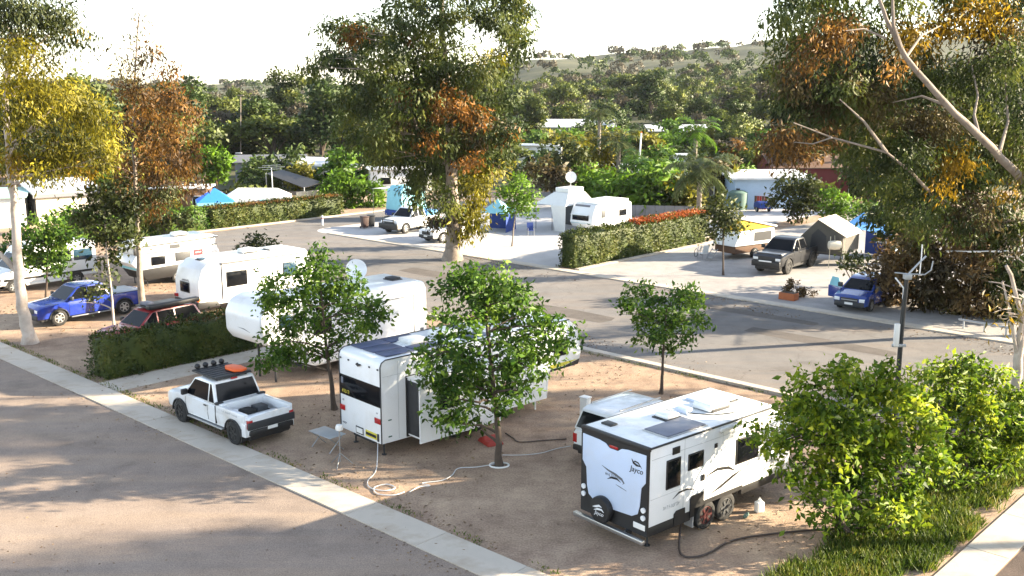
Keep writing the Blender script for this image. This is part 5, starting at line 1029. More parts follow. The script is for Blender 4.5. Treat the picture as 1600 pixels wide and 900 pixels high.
# shade cloth fence, black sail, tank, timber fence
fs = thing('shade_fence', 'black shade cloth fence below the palms', 'fence', gp(1030, 331), R(-4))
part('cloth', 'black', fs, (-5.3, 5.3, -.03, .03, .05, 2.5)); 
for i in range(6): part('post', 'galv', fs, (-5.3+i*2.1, -5.22+i*2.1, -.08, -.031, 0, 2.6))
f2 = thing('fence', 'pale panel fence behind the red-topped hedge', 'fence', gp(1015, 340), R(-10))
for i in range(9): part('panel', 'wall_grey', f2, (-4+i*.9, -3.12+i*.9, -.02, .02, .05, 1.15), bevel=.01)
sa = thing('shade_sail', 'black sloping shade sail beside the pale blue cabin', 'shade sail', gp(460, 306), R(-20))
MB().quadslab([(-2.6, -1.5, 2.5), (2.4, -1.8, 1.1), (2.6, 1.8, 1.4), (-2.5, 1.6, 2.7)], .06).build('sail', 'black', sa)
for x, y, z in ((-2.6, -1.5, 2.5), (2.4, -1.8, 1.1), (2.6, 1.8, 1.4), (-2.5, 1.6, 2.7)): MB().tube([(x, y, 0), (x, y, z+.1)], .05, 8).build('post', 'galv', sa)
tk = thing('water_tank', 'round green water tank beside the white shed', 'water tank', gp(1152, 327))
MB().lathe([(.95, 0), (.95, 1.7), (.6, 1.9), (.1, 1.95)], 24, 'z').build('tank', 'tank_green', tk); MB().lathe([(.2, 1.93), (.2, 2.1)], 12, 'z').build('lid', 'charcoal', tk)
tf = thing('fence', 'short red-brown timber fence beside the water tank', 'fence', gp(1182, 327), R(-30))
for i in range(8): part('paling', 'dark_red' if i % 3 else 'brown_wood', tf, (-1+i*.25, -.78+i*.25, -.02, .02, .03, 1.35))
cv = thing('covered_trailer', 'small trailer under a blue cover beyond the camper trailer', 'trailer', gp(1192, 331), R(10))
MB().prism([(-.8, .4), (-.7, .9), (0, 1.1), (.7, .9), (.8, .4)], -.7, .7).build('cover', 'canvas_dkblue', cv, bevel=.1, seg=3)
for sg in (-1, 1): wheel(cv, sg*.62, 0, .28, .16)
w1 = thing('fence', 'low tan timber fence behind the brownish hedge', 'fence', gp(487, 324), -AZ+R(90))
for i in range(10): part('paling', 'canvas_cream' if i % 2 else 'cream', w1, (-1.8+i*.37, -1.45+i*.37, -.02, .02, .03, 1.7))

# ================================================================ TENTS AND CAMP GEAR
gz = thing('gazebo', 'bright blue pop-up gazebo behind the leafy hedge', 'gazebo', gp(338, 350), R(20))
MB().add([(-1.6, -1.6, 2.1), (1.6, -1.6, 2.1), (1.6, 1.6, 2.1), (-1.6, 1.6, 2.1), (0, 0, 3.25)], [(0, 1, 4), (1, 2, 4), (2, 3, 4), (3, 0, 4)]).build('canopy', 'tarp_blue', gz, smooth=0)
for a, b_ in (((-1.6, -1.61), (1.6, -1.61)), ((1.61, -1.6), (1.61, 1.6)), ((-1.6, 1.61), (1.6, 1.61)), ((-1.61, -1.6), (-1.61, 1.6))):
    MB().quadslab([(a[0], a[1], 1.85), (b_[0], b_[1], 1.85), (b_[0], b_[1], 2.1), (a[0], a[1], 2.1)], .01).build('valance', 'turquoise', gz)
for x in (-1.55, 1.55):
    for y in (-1.55, 1.55): MB().tube([(x, y, 0), (x, y, 2.1)], .03, 6).build('leg', 'lamp_clear', gz)
an = thing('annex_tent', 'wide white annex tent behind the brownish hedge', 'tent', gp(405, 338), R(12))
MB().add([(-3.1, -1.6, 0), (3.1, -1.6, 0), (3.1, 1.6, 0), (-3.1, 1.6, 0), (-3.1, -1.6, 1.9), (3.1, -1.6, 1.9), (3.1, 1.6, 1.9), (-3.1, 1.6, 1.9), (-1.8, 0, 2.75), (1.8, 0, 2.65)],
         [(0, 1, 5, 4), (1, 2, 6, 5), (2, 3, 7, 6), (3, 0, 4, 7), (4, 5, 9, 8), (5, 6, 9), (6, 7, 8, 9), (7, 4, 8)]).build('canvas', 'canvas_white', an, smooth=0)
plate(an, 'doorway', 'turquoise', [(.1, .1), (.9, .1), (.9, 1.75), (.1, 1.75)], 'B', -1.605, .02); window(an, 'B', -2.2, -1.2, .9, 1.5, -1.6, 'solar_pale', 'canvas_white')
aw = thing('awning_tent', 'white awning tent attached beside the small old caravan', 'tent', WP(-56.9, 67.2), -AZ)
MB().add([(-1.9, -1.2, 2.2), (1.55, -1.2, 2.2), (1.55, 2.6, 2.35), (-1.9, 2.6, 2.35), (-.6, -.2, 3.2), (1.0, -.2, 3.2), (1.0, 2.0, 3.2), (-.6, 2.0, 3.2)], [(0, 1, 5, 4), (1, 2, 6, 5), (2, 3, 7, 6), (3, 0, 4, 7), (4, 5, 6, 7)]).build('roof', 'canvas_white', aw, smooth=0)
part('top_box', 'canvas_white', aw, (-.55, .95, -.1, 1.9, 3.205, 3.6), bevel=.04)
MB().quadslab([(.35, -1.2, 0.02), (1.5, -1.2, 0.02), (1.55, -1.2, 2.2), (-.1, -1.2, 2.2)], .02).build('front_wall', 'canvas_white', aw)
MB().quadslab([(-1.9, 2.55, 0.02), (1.5, 2.55, 0.02), (1.5, 2.55, 2.3), (-1.9, 2.55, 2.3)], .02).build('back_wall', 'charcoal', aw)
for x, y in ((-1.85, -1.15), (.0, -1.15), (-1.85, 2.5), (1.5, 2.5)): MB().tube([(x, y, 0), (x, y, 2.25)], .025, 6).build('pole', 'charcoal', aw)
bt = thing('tent', 'blue and white shelter beside the slim bright green tree', 'tent', gp(778, 360), R(-20))
MB().add([(-1.2, -1.2, 1.6), (1.2, -1.2, 1.6), (1.2, 1.2, 1.6), (-1.2, 1.2, 1.6), (0, 0, 2.7)], [(0, 1, 4), (1, 2, 4), (2, 3, 4), (3, 0, 4)]).build('canopy', 'turquoise', bt, smooth=0)
part('back_wall', 'canvas_dkblue', bt, (-1.2, 1.2, 1.15, 1.2, .02, 1.6)); part('side_wall', 'canvas_dkblue', bt, (1.15, 1.2, -1.2, 1.14, .02, 1.6))
for x in (-1.17, 1.17): MB().tube([(x, -1.17, 0), (x, -1.17, 1.62)], .025, 6).build('pole', 'grey_metal', bt)
def camp_chair(label, loc, rz, m='wall_blue'):
    c = thing('camp_chair', label, 'chair', loc, rz)
    part('seat', m, c, (-.26, .26, -.25, .25, .42, .46), bevel=.01); MB().quadslab([(-.26, .24, .46), (.26, .24, .46), (.26, .38, 1.05), (-.26, .38, 1.05)], .03).build('backrest', m, c)
    for x in (-.25, .25):
        for y in (-.24, .24): MB().tube([(x, y*1.25, 0), (x, y, .44)], .014, 6).build('leg', 'grey_metal', c)
        MB().tube([(x, -.24, .44), (x, -.22, .64), (x, .28, .66)], .014, 6).build('armrest', 'grey_metal', c)
camp_chair('blue folding chair under the white awning tent', gp(829, 368), R(8), 'canvas_dkblue'); camp_chair('pale folding chair at the back of the camper trailer', gp(1098, 405), R(-150), 'canvas_white')
# tent on the back of the dark utility (roof-top tent with fly)
rt = thing('rooftop_tent', 'dark grey ridge tent with cream fly behind the dark lifted utility', 'tent', WP(-32.2, 67.2), -R(43)+R(6)); rt.scale = (.86, .86, .92)
MB().prism([(-2.1, 1.0), (-1.9, 1.9), (-.3, 3.45), (1.75, 2.45), (1.75, 1.0)], -1.9, 1.9, 'y').build('canvas', 'canvas_grey', rt, smooth=0)
MB().prism([(-.3, 3.49), (2.05, 2.33), (2.05, 2.38), (-.3, 3.54)], -2.05, 1.9, 'y').build('fly', 'canvas_cream', rt, smooth=0)
MB().prism([(-.302, 3.49), (-2.1, 1.75), (-2.1, 1.8), (-.302, 3.54)], -1.7, 1.9, 'y').build('fly', 'canvas_grey', rt, smooth=0)
plate(rt, 'doorway', 'charcoal', [(-.9, 1.1), (.5, 1.1), (.4, 2.3), (-.3, 2.8), (-.8, 2.3)], 'B', -1.905, .015)
part('base_platform', 'charcoal', rt, (-2.0, 1.7, -1.9, 1.9, .9, 1.0))
for x in (-1.8, 1.6):
    for y in (-1.8, 1.8): MB().tube([(x, y, 0), (x, y, .91)], .05, 6).build('leg', 'charcoal', rt)
for x, y in ((1.95, -2.0), (.9, -2.3)): MB().tube([(x, y-.1, 0), (x, y, 2.35)], .03, 6).build('fly_pole', 'cream', rt)
bgb = thing('storage_bag', 'cream storage bag hanging below the tent fly', 'bag', shift(WP(-30.9, 65.3), 43, 0)+Vector((0, 0, 1.25)), 0)
MB().lathe([(.1, -.45), (.28, -.4), (.32, 0), (.28, .4), (.1, .45)], 14, 'x', (0, 0, .35)).build('bag', 'canvas_cream', bgb)
MB().tube([(0, 0, .66), (0, .1, 1.0)], .012, 6).build('strap', 'cream', bgb)
ts = thing('shade_tent', 'blue tarpaulin shelter beside the dark grey ridge tent', 'tent', WP(-30.2, 71.0), -R(43)); ts.scale = (1.15, 1.1, 1.1)
MB().add([(-1.7, -1.8, 2.2), (1.5, -1.8, 1.9), (1.6, 1.6, 2.0), (-1.6, 1.8, 2.6), (-1.0, -.2, 3.05), (.9, 0, 2.45)], [(0, 1, 5, 4), (1, 2, 5), (2, 3, 4, 5), (3, 0, 4)]).build('canopy', 'canvas_blue', ts, smooth=0)
part('side_wall', 'wall_blue', ts, (1.42, 1.46, -1.75, -.4, .03, 1.9)); part('back_wall', 'canvas_dkblue', ts, (-1.6, 1.4, 1.55, 1.58, .03, 2.0))
for x, y, z in ((-1.65, -1.75, 2.2), (1.5, -1.78, 1.9), (1.55, 1.5, 2.0), (-1.55, 1.7, 2.6)): MB().tube([(x, y, 0), (x, y, z)], .025, 6).build('pole', 'lamp_clear', ts)
# camper trailer with yellow-lined roof
kt = thing('camper_trailer', 'white canvas camper trailer with yellow-lined lifted roof and steps', 'camper trailer', WP(-38.0, 65.6), -R(43)-R(12))
part('chassis', 'brown_wood', kt, (-1.0, 1.0, -2.0, 2.0, .45, .95), bevel=.04)
MB().prism([(-2.2, 1.0), (-1.6, 2.05), (1.9, 2.1), (2.0, 1.0)], -1.1, 1.1).build('canvas', 'canvas_white', kt, bevel=.05); part('window_panel', 'charcoal', kt, (1.1, 1.115, -.2, 1.6, 1.25, 1.9))
MB().prism([(-1.7, 2.1), (-1.6, 2.95), (1.9, 2.12)], -1.05, 1.05).build('canvas_gusset', 'canvas_yellow', kt, smooth=0)
MB().prism([(-1.95, 3.0), (2.15, 2.13), (2.15, 2.25), (-1.95, 3.12)], -1.15, 1.15).build('lid', 'canvas_white', kt, bevel=.02)
for sg in (-1, 1): wheel(kt, sg*.98, 0, .38, .24, 'grey_metal')
sp = thing('step_ladder', 'small metal steps behind the camper trailer', 'steps', gp(1112, 407), -R(60))
for sg in (-.28, .28): MB().tube([(sg, -.35, 0), (sg, .3, .85)], .025, 6).build('rail', 'grey_metal', sp)
for i in range(3): part('tread', 'grey_metal', sp, (-.28, .28, -.28+i*.2, -.08+i*.2, .2+i*.26, .23+i*.26))
bk = thing('bicycle', 'small white bicycle leaning by the camper trailer', 'bicycle', gp(1092, 400), R(-35))
for y in (-.5, .5):
    wv = MB(); wv.tube([(0, y+.3*math.cos(a), .31+.3*math.sin(a)) for a in [i*math.pi/9 for i in range(19)]], .02, 6); wv.build('wheel', 'rubber', bk)
MB().tube([(0, -.5, .31), (0, -.15, .75), (0, .35, .72), (0, .0, .3), (0, -.15, .75)], .02, 6).tube([(0, .5, .31), (0, .33, .85)], .02, 6).build('frame', 'lamp_clear', bk)
part('saddle', 'black', bk, (-.06, .06, -.28, -.04, .8, .86), bevel=.02); MB().tube([(-.22, .3, .92), (0, .34, .9), (.22, .3, .92)], .016, 6).build('handlebar', 'black', bk)
pl = thing('planter_box', 'terracotta planter box by the driveway', 'planter', gp(1232, 468), -AZ)
MB().box(-.5, .5, -.3, .3, 0, .42).build('box', 'terracotta', pl, bevel=.03); part('soil', 'bark_dark', pl, (-.44, .44, -.24, .24, .41, .44))
# dishes, poles
def dish(label, loc, r, mast, rz, tilt=65):
    d = thing('satellite_dish', label, 'satellite dish', loc, rz)
    MB().tube([(0, 0, 0), (0, 0, mast)], .03, 8).build('mast', 'galv', d)
    prof = [(r*k, r*.22*k*k) for k in (0.02, .25, .5, .75, 1.0)]; mb = MB().lathe(prof + [(r*1.0, r*.22+.02), (r*.5, r*.055+.03), (.02, .03)], 28, 'z')
    o = mb.build('reflector', 'lamp_clear', d); o.location = (0, -.05, mast+r*.75); o.rotation_euler = (R(tilt), 0, 0)
    MB().tube([(0, -.1, mast+.1), (0, -r*.95, mast+r*.5)], .015, 6).build('feed_arm', 'galv', d); part('receiver', 'lamp_clear', d, (-.05, .05, -r*1.05, -r*.9, mast+r*.45, mast+r*.6), bevel=.02)
    return d
dish('large white satellite dish above the rounded fifth wheel caravan', WP(-36.35, 28.6, 3.47), .48, .28, R(15), 75); dish('white satellite dish above the awning tent', WP(-57.0, 68.6, 3.6), .48, .45, R(10), 78)
def pole(name, label, cat, base, top, r, m): 
    t = thing(name, label, cat, base); MB().tube([(0, 0, 0), Vector(top)-Vector(base)], [r, r*.8], 8).build('shaft', m, t); return t
b = gp(994, 318); p_ = pole('flag_pole', 'tall slender white pole before the palms', 'pole', b, at(1002, 208, b.y), .11, 'lamp_clear'); MB().lathe([(.02, 0), (.12, .06), (.02, .14)], 10, 'z', tuple(at(1002, 208, b.y)-b)).build('finial', 'orange', p_)
b = gp(428, 331); p_ = pole('tv_antenna', 'thin television antenna above the white annex tent', 'antenna', b, at(424, 262, b.y), .05, 'lamp_clear')
tp = at(424, 262, b.y)-b
for i, (w_, dz) in enumerate(((1.3, 0), (.9, .18), (.9, -.2))): MB().tube([tp+Vector((-w_, 0, dz)), tp+Vector((w_, 0, dz+.1))], .025, 6).build('element', 'galv', p_)
for bx, by, ty, lab in ((373, 270, 240, 'dark street lamp beside the bright lime shrub'), (376, 262, 150, 'far timber pole on the left slope')):
    b = gp(bx, by); q_ = pole('lamp_post' if ty > 200 else 'timber_pole', lab, 'pole', b, at(bx, ty, b.y), .12 if ty > 200 else .09, 'charcoal' if ty > 200 else 'bark_grey')
    hd = at(bx, ty, b.y)-b
    part('head', 'lamp_clear' if ty > 200 else 'bark_grey', q_, (hd.x-.45, hd.x+.45, hd.y-.1, hd.y+.1, hd.z, hd.z+.15), bevel=.02)
# service post
b = gp(1397, 664); Yp = b.y; sp_ = thing('service_post', 'black service post with antenna arms and white meter box', 'post', b)
rel = lambda px, py, dy=0: at(px, py, Yp+dy)-b
MB().tube([(0, 0, 0), rel(1404, 580), rel(1410, 500), rel(1417, 432)], [.10, .09, .085, .08], 12).build('shaft', 'pole_black', sp_)
MB().tube([rel(1398, 426), rel(1418, 428), rel(1445, 429), rel(1455, 422), rel(1458, 408)], .025, 6).build('bracket', 'galv', sp_)
MB().tube([rel(1418, 430), rel(1432, 415), rel(1447, 400)], .035, 6).build('arm', 'galv', sp_); MB().tube([rel(1437, 428), rel(1440, 400), rel(1441, 382)], .02, 6).build('antenna_mast', 'lamp_clear', sp_)
MB().tube([rel(1399, 434), rel(1412, 450), rel(1411, 468)], .03, 6).build('conduit', 'lamp_clear', sp_)
tpv = rel(1418, 432); part('collar', 'galv', sp_, (tpv.x-.13, tpv.x+.13, tpv.y-.13, tpv.y+.13, tpv.z-.1, tpv.z+.1), bevel=.03)
m1 = rel(1402, 520, -.12); part('meter_box', 'plate_white', sp_, (m1.x-.13, m1.x+.06, m1.y-.1, m1.y+.02, m1.z-.5, m1.z+.35), bevel=.02)
m2 = rel(1398, 540, -.12); part('tap', 'galv', sp_, (m2.x-.12, m2.x+.4, m2.y-.06, m2.y+.02, m2.z-.05, m2.z+.06), bevel=.02)
ln = thing('clothes_line', 'pale rope strung from the blue shelter to the right-hand gum', 'rope', at(1366, 378, 60)*1)
a0, a1 = at(1366, 376, 60), at(1575, 392, 49); pts = []
for i in range(15): 
    t_ = i/14; p = a0.lerp(a1, t_); p.z -= .25*math.sin(math.pi*t_); pts.append(p-a0)
ln.location = a0; MB().tube(pts, .028, 6).build('rope', 'lamp_clear', ln)
for i in range(1, 14, 2): part('peg', 'lamp_clear', ln, (pts[i].x-.35, pts[i].x+.35, pts[i].y-.02, pts[i].y+.02, pts[i].z-.05, pts[i].z+.02))
rl = thing('barrier_rail', 'low pale rail lying along the far kerb at right', 'rail', gp(1497, 512)); e_ = gp(1580, 527)-gp(1497, 512)
MB().tube([(0, 0, .45), e_+Vector((0, 0, .45))], .06, 8).build('rail', 'galv', rl)
for k in (.1, .5, .9): MB().tube([e_*k, e_*k+Vector((0, 0, .45))], .05, 8).build('post', 'galv', rl)
# bins, sign, bollard, posts
def wheelie(label, loc, rz, m):
    c = thing('wheelie_bin', label, 'bin', loc, rz); MB().prism([(-.3, .1), (-.36, 1.0), (.36, 1.0), (.3, .1)], -.28, .28, fx=lambda y, z: .85+.15*z).build('body', m, c, bevel=.03)
    part('lid', m, c, (-.31, .31, -.4, .38, 1.0, 1.09), bevel=.03)
    for x in (-.27, .27): MB().lathe([(.1, -.03), (.1, .03)], 12, 'x', (x, .3, .1)).build('wheel', 'rubber', c)
wheelie('dark brown bin standing left of the tray utility', gp(570, 357), R(30), 'bin_brown'); wheelie('black bin beside the dark brown bin', gp(580, 355), R(20), 'charcoal')
for a, lab, m_ in (((523, 333), 'small white notice board by the side street', 'plate_white'),):
    c = thing('notice_board', lab, 'sign', gp(*a), R(10)); part('panel', m_, c, (-.28, .28, -.03, .03, .55, 1.35), bevel=.02)
    for x in (-.22, .22): part('leg', 'charcoal', c, (x-.03, x+.03, -.025, .025, 0, .56))
bo = thing('bollard', 'small white bollard at the rounded pad corner', 'bollard', gp(504, 352)); MB().lathe([(.09, 0), (.09, .8), (.06, .88), (.01, .9)], 12, 'z').build('post', 'lamp_clear', bo); MB().lathe([(.095, .6), (.095, .7)], 12, 'z').build('band', 'tail_red', bo)
pw = thing('power_post', 'short white power outlet post beside the white wagon', 'post', gp(914, 664), -AZ); part('body', 'plate_white', pw, (-.16, .16, -.13, .13, 0, 1.05), bevel=.02); part('outlet_panel', 'charcoal', pw, (-.168, -.16, -.1, .1, .4, .95)); part('cap', 'plate_white', pw, (-.19, .19, -.16, .16, 1.05, 1.1), bevel=.02)
# foreground gear
td = thing('antenna_tripod', 'portable white antenna on a small tripod beside the strip', 'antenna', gp(532, 728)); 
MB().tube([(0, 0, .15), (0, 0, 1.25)], .022, 8).build('mast', 'grey_metal', td); MB().lathe([(.02, 1.2), (.12, 1.25), (.13, 1.33), (.1, 1.42), (.02, 1.45)], 16, 'z').build('receiver_dome', 'plate_white', td)
for i in range(3): a = i*2.094+.4; MB().tube([(0, 0, .45), (.42*math.cos(a), .42*math.sin(a), .02)], .016, 6).build('leg', 'grey_metal', td)
tb = thing('folding_table', 'grey wire folding table beside the fifth wheel caravan', 'table', gp(512, 700), -AZ)
part('tabletop', 'galv', tb, (-.6, .6, -.35, .35, .55, .58), bevel=.01)
for x in (-.5, .5): MB().tube([(x, -.3, 0), (x, .3, .55)], .018, 6).build('leg', 'grey_metal', tb); MB().tube([(x, .3, 0), (x, -.3, .55)], .018, 6).build('leg', 'grey_metal', tb)
def hose(label, pts, r, m, name='hose'):
    o0 = gp(*pts[0][:2]); t = thing(name, label, 'hose', o0); P = []
    for p in pts: q = gp(*p[:2]); P.append(q - o0 + Vector((0, 0, (p[2] if len(p) > 2 else 0)+r*1.02+.012)))
    sm = []
    for i in range(len(P)-1):
        p0, p1, p2, p3 = P[max(i-1, 0)], P[i], P[i+1], P[min(i+2, len(P)-1)]
        for k in range(5):
            u = k/5; sm.append(.5*((2*p1)+(p2-p0)*u+(2*p0-5*p1+4*p2-p3)*u*u+(3*p1-p0-3*p2+p3)*u**3))
    sm.append(P[-1]); MB().tube(sm, r, 8).build('tube', m, t)
hose('pale hose coiled loosely behind the fifth wheel caravan', [(591, 712, .45), (588, 735), (575, 752), (578, 763), (600, 768), (618, 764), (605, 758), (585, 763), (590, 773), (615, 775), (632, 770)], .017, 'hose_white')
hose('pale hose running to the foot of the young tree', [(640, 770), (655, 762), (672, 760), (660, 756), (690, 752), (706, 744), (716, 733), (745, 731), (775, 726)], .016, 'hose_white')
hose('pale cord across the dirt right of the young tree', [(785, 712), (815, 712), (845, 709), (870, 702), (892, 698)], .013, 'hose_white')
hose('dark hose between the young tree and the white wagon', [(790, 678), (802, 686), (812, 692), (845, 690), (885, 687)], .022, 'hose_dark')
hose('thick dark hose curving from the touring caravan to the shrubs', [(1064, 832, .35), (1061, 855), (1068, 871), (1090, 872), (1112, 864), (1135, 850), (1165, 842), (1210, 836), (1260, 831), (1312, 828)], .03, 'hose_dark')
mt = thing('folded_mat', 'crumpled red mat under the young tree', 'mat', gp(766, 692), R(30)); MB().prism([(-.4, 0), (-.3, .18), (-.05, .12), (.1, .26), (.35, .14), (.45, 0)], -.3, .35, fx=lambda y, z: 1-z*1.1).build('mat', 'dark_red', mt, bevel=.04)
wc = thing('water_container', 'white water container beside the caravan wheels', 'container', gp(1186, 800), R(20)); wc.scale = (.75, .75, .8); MB().box(-.17, .17, -.13, .13, 0.0, .42).build('body', 'plate_white', wc, bevel=.05, seg=3); MB().lathe([(.07, .42), (.07, .5)], 12, 'z').build('cap', 'lamp_clear', wc); MB().tube([(-.1, 0, .42), (0, 0, .58), (.1, 0, .42)], .02, 6).build('handle', 'plate_white', wc)
gc = thing('green_bottle', 'small green bottle lying by the caravan wheels', 'bottle', gp(1166, 808), R(60)); MB().lathe([(.02, -.16), (.06, -.13), (.06, .08), (.025, .12), (.025, .17)], 12, 'x', (0, 0, .065)).build('bottle', 'tank_green', gc)
tr = thing('tree_ring', 'white edging ring around the young tree foot', 'edging', Y1); MB().tube([(.32*math.cos(a), .25*math.sin(a), .03) for a in [i*math.pi/10 for i in range(21)]], .03, 6).build('ring', 'plate_white', tr)

for lab, l, Yb, lf, cat_ in (('dark bushy tree behind the dark red building', [(1330, 255, 22), (1360, 240, 24), (1345, 280, 22), (1390, 270, 26), (1380, 300, 22), (1420, 300, 22)], 100, 'leaf_gum', 0),
    ('brown bushy tree left of the dark red building', [(1215, 225, 18), (1240, 215, 20), (1265, 230, 22), (1225, 250, 16), (1290, 225, 20)], 112, 'leaf_gum_brown', 0),
    ('yellow-green bush before the white flat-roofed home', [(1000, 262, 14), (1020, 268, 14), (985, 270, 12), (1035, 258, 10)], 118, 'leaf_bush2', 0),
    ('yellow bush left of the dark green palm', [(925, 245, 12), (945, 240, 12), (935, 258, 14), (955, 262, 12)], 120, 'leaf_yellow', 0),
    ('dark bush in front of the small white mobile home', [(828, 270, 12), (845, 275, 12), (815, 262, 10), (800, 272, 10)], 115, 'leaf_bush', 0),
    ('olive bush beyond the broad lime-green bush', [(600, 262, 14), (620, 255, 16), (645, 262, 14), (580, 275, 12)], 122, 'leaf_bush', 0),
    ('rounded olive bush right of the dark street lamp', [(395, 285, 10), (410, 282, 12), (430, 290, 10)], 116, 'leaf_bush', 0),
    ('clipped lime hedge-like bush above the blue gazebo', [(372, 300, 9), (390, 297, 9), (410, 300, 8), (355, 303, 8)], 108, 'leaf_bush2', 0),
    ('dark foliage behind the black shade cloth fence', [(960, 285, 14), (985, 290, 14), (1040, 285, 14), (1065, 290, 14), (1010, 292, 12)], 108, 'leaf_bush', 0),
    ('rust-tinted bush right of the yellow-green palm', [(1135, 240, 12), (1150, 232, 12), (1140, 255, 12)], 128, 'leaf_rust', 0),
    ('dark bush between the cabins at left', [(170, 300, 14), (190, 295, 14), (160, 318, 12), (200, 318, 12), (250, 318, 12)], 95, 'leaf_bush', 0),
    ('dark bush behind the leafy hedge', [(225, 340, 12), (250, 342, 12), (270, 338, 12), (290, 345, 10)], 84, 'leaf_olive', 0)):
    shrub(lab, l, Yb, lf, 'bush', per_m2=14, L=.5, W=.28, shell=.5)
# garden planting between the far roofs
def garden_proto(leaf, seed, tall):
    rr = random.Random(seed); t = thing('garden_shrub', '', 'shrub'); cl = []
    for _ in range(7): a, d = rr.uniform(0, 6.28), rr.random()**.5*1.2; cl.append((d*math.cos(a), d*math.sin(a), rr.uniform(.7, 2.2+tall), .85, .85, .75))
    mb = MB()
    for c in cl: limb(mb, (0, 0, 0), c[:3], .06, .02, 3, .1)
    mb.build('stem', 'bark_dark', t); leafcloud('foliage', cl, leaf, t, (0, 0, 0), per_m2=16, L=.5, W=.24, droop=.3, twig=.35, tpm=1.4, shell=.5); return t
GP = [(garden_proto('leaf_bright', 1, 0), 'bright green garden shrub among the far roofs', 'bright green garden shrubs'), (garden_proto('leaf_gold2', 2, .8), 'golden green garden shrub among the far roofs', 'golden garden shrubs'), (garden_proto('leaf_bush', 3, 1.2), 'dark garden shrub among the far roofs', 'dark garden shrubs'), (garden_proto('leaf_young', 4, 1.6), 'tall green garden shrub among the far roofs', 'tall green garden shrubs')]
gsp = [(812, 240), (828, 252), (835, 243), (860, 250), (868, 262), (880, 243), (897, 250), (915, 236), (930, 240), (945, 248), (955, 238), (968, 252), (985, 245), (1000, 240), (1012, 252), (1030, 246), (1045, 250), (1062, 244), (1080, 250), (1100, 246), (1115, 255), (1128, 262), (850, 285), (875, 292), (905, 300), (925, 302), (945, 306), (985, 285), (1050, 300), (1110, 305), (1135, 318), (960, 330), (985, 334), (1010, 333), (1035, 335), (1060, 333), (1075, 336), (940, 326),
       (395, 292), (412, 296), (445, 290), (470, 296), (505, 292), (528, 300), (575, 288), (600, 292), (615, 285), (650, 292), (170, 330), (190, 335), (215, 335), (245, 330), (265, 335), (1160, 300), (1205, 268), (1225, 275), (1345, 310), (1375, 318), (1400, 322), (1430, 325), (1330, 300), (790, 262), (770, 268), (750, 275), (700, 280), (680, 290)]
gu = set()
for i, (px_, py_) in enumerate(gsp):
    k = (i*7+i//4) % 4; pr, lab, gr = GP[k]; o = pr if k not in gu else copy_tree(pr); gu.add(k); p = gp(px_, py_); o.location = (p.x, p.y, float(hterr(p.x, p.y)))
    s_ = random.uniform(.8, 1.35)*(1+.12*(p.y > 140)); o.scale = (s_*1.15, s_*1.15, s_); o.rotation_euler = (0, 0, random.uniform(0, 6)); tag(o, lab, 'shrub', gr)
# ================================================================ PALMS
def palm(label, base, h, r, n, leaf, fan=False, group=None):
    t = thing('palm_tree', label, 'palm', base, random.uniform(0, 6), group)
    pts = [(0, 0, 0), (.05, .03, h*.5), (0, .05, h)]; MB().tube(pts, [.28, .24, .26], 10).build('trunk', 'bark_grey', t)
    V = []; Q = []; k = 0
    for i in range(n):
        a = i*2.4+random.uniform(-.2, .2); el = random.uniform(-.35, 1.25); L = r*random.uniform(.85, 1.15); p = np.array([0, 0, h]); dirh = np.array([math.cos(a), math.sin(a), 0]); pts = []
        for j in range(12):
            u = j/11; e = el - 1.5*u*u; 
            if j: p = p + (dirh*math.cos(e)+np.array([0, 0, math.sin(e)]))*L/11
            pts.append(p.copy())
        side = np.array([-math.sin(a), math.cos(a), 0])
        for j in range(1, 12):
            for sg in (-1, 1):
                for _ in range(2):
                    ll = r*.34*math.sin(math.pi*(.12+.85*j/12))*random.uniform(.8, 1.1); td = side*sg*.8 + (pts[j]-pts[j-1])/(L/11)*.7 + np.array([0, 0, -.45+random.uniform(-.2, .2)]); td /= np.linalg.norm(td)
                    c = pts[j-1]+(pts[j]-pts[j-1])*random.random(); w_ = np.cross(td, [0, 0, 1]); w_ = w_/(np.linalg.norm(w_)+1e-6)*.07
                    V += [c-w_*.4, c+td*ll*.5-w_, c+td*ll, c+td*ll*.5+w_]
    V = np.array(V); link('fronds', np_mesh('fronds', V, np.arange(len(V)).reshape(-1, 4), leaf), t); return t
palm('large drooping grey-green palm behind the red-topped hedge', gp(1092, 347), 4.6, 3.6, 46, 'leaf_palm'); palm('yellow-green palm rising behind the grey-green palm', gp(1085, 292), 6.6, 3.4, 30, 'leaf_bright')
palm('dark green palm beside the tall white pole', gp(1012, 326), 4.4, 3.2, 34, 'leaf_young'); palm('loose olive palm left of the tall white pole', gp(965, 300), 5.6, 3.2, 26, 'leaf_palm')
palm('small yellow palm before the white-roofed hall', gp(905, 285), 4.6, 3.0, 26, 'leaf_yellow'); palm('tall thin palm among the far trees', gp(935, 262), 8.0, 3.2, 24, 'leaf_palm')
small_tree('yellow-tinged bushy tree before the white-roofed hall', 885, 315, [(885, 225, 10), (900, 240, 14), (870, 245, 12), (890, 262, 16), (915, 250, 12), (870, 265, 12), (905, 272, 12)], 'leaf_olive', L=.5, W=.28, per_m2=14)
small_tree('bushy dark tree behind the awning tent', 865, 325, [(850, 262, 14), (870, 270, 14), (835, 270, 12), (885, 280, 12), (860, 285, 14)], 'leaf_gum_brown', L=.5, W=.28, per_m2=14)
small_tree('olive bushy tree left of the water tank', 1120, 318, [(1115, 262, 14), (1128, 275, 14), (1105, 280, 14), (1122, 295, 14), (1140, 250, 10)], 'leaf_gum_brown', L=.5, W=.28, per_m2=14)

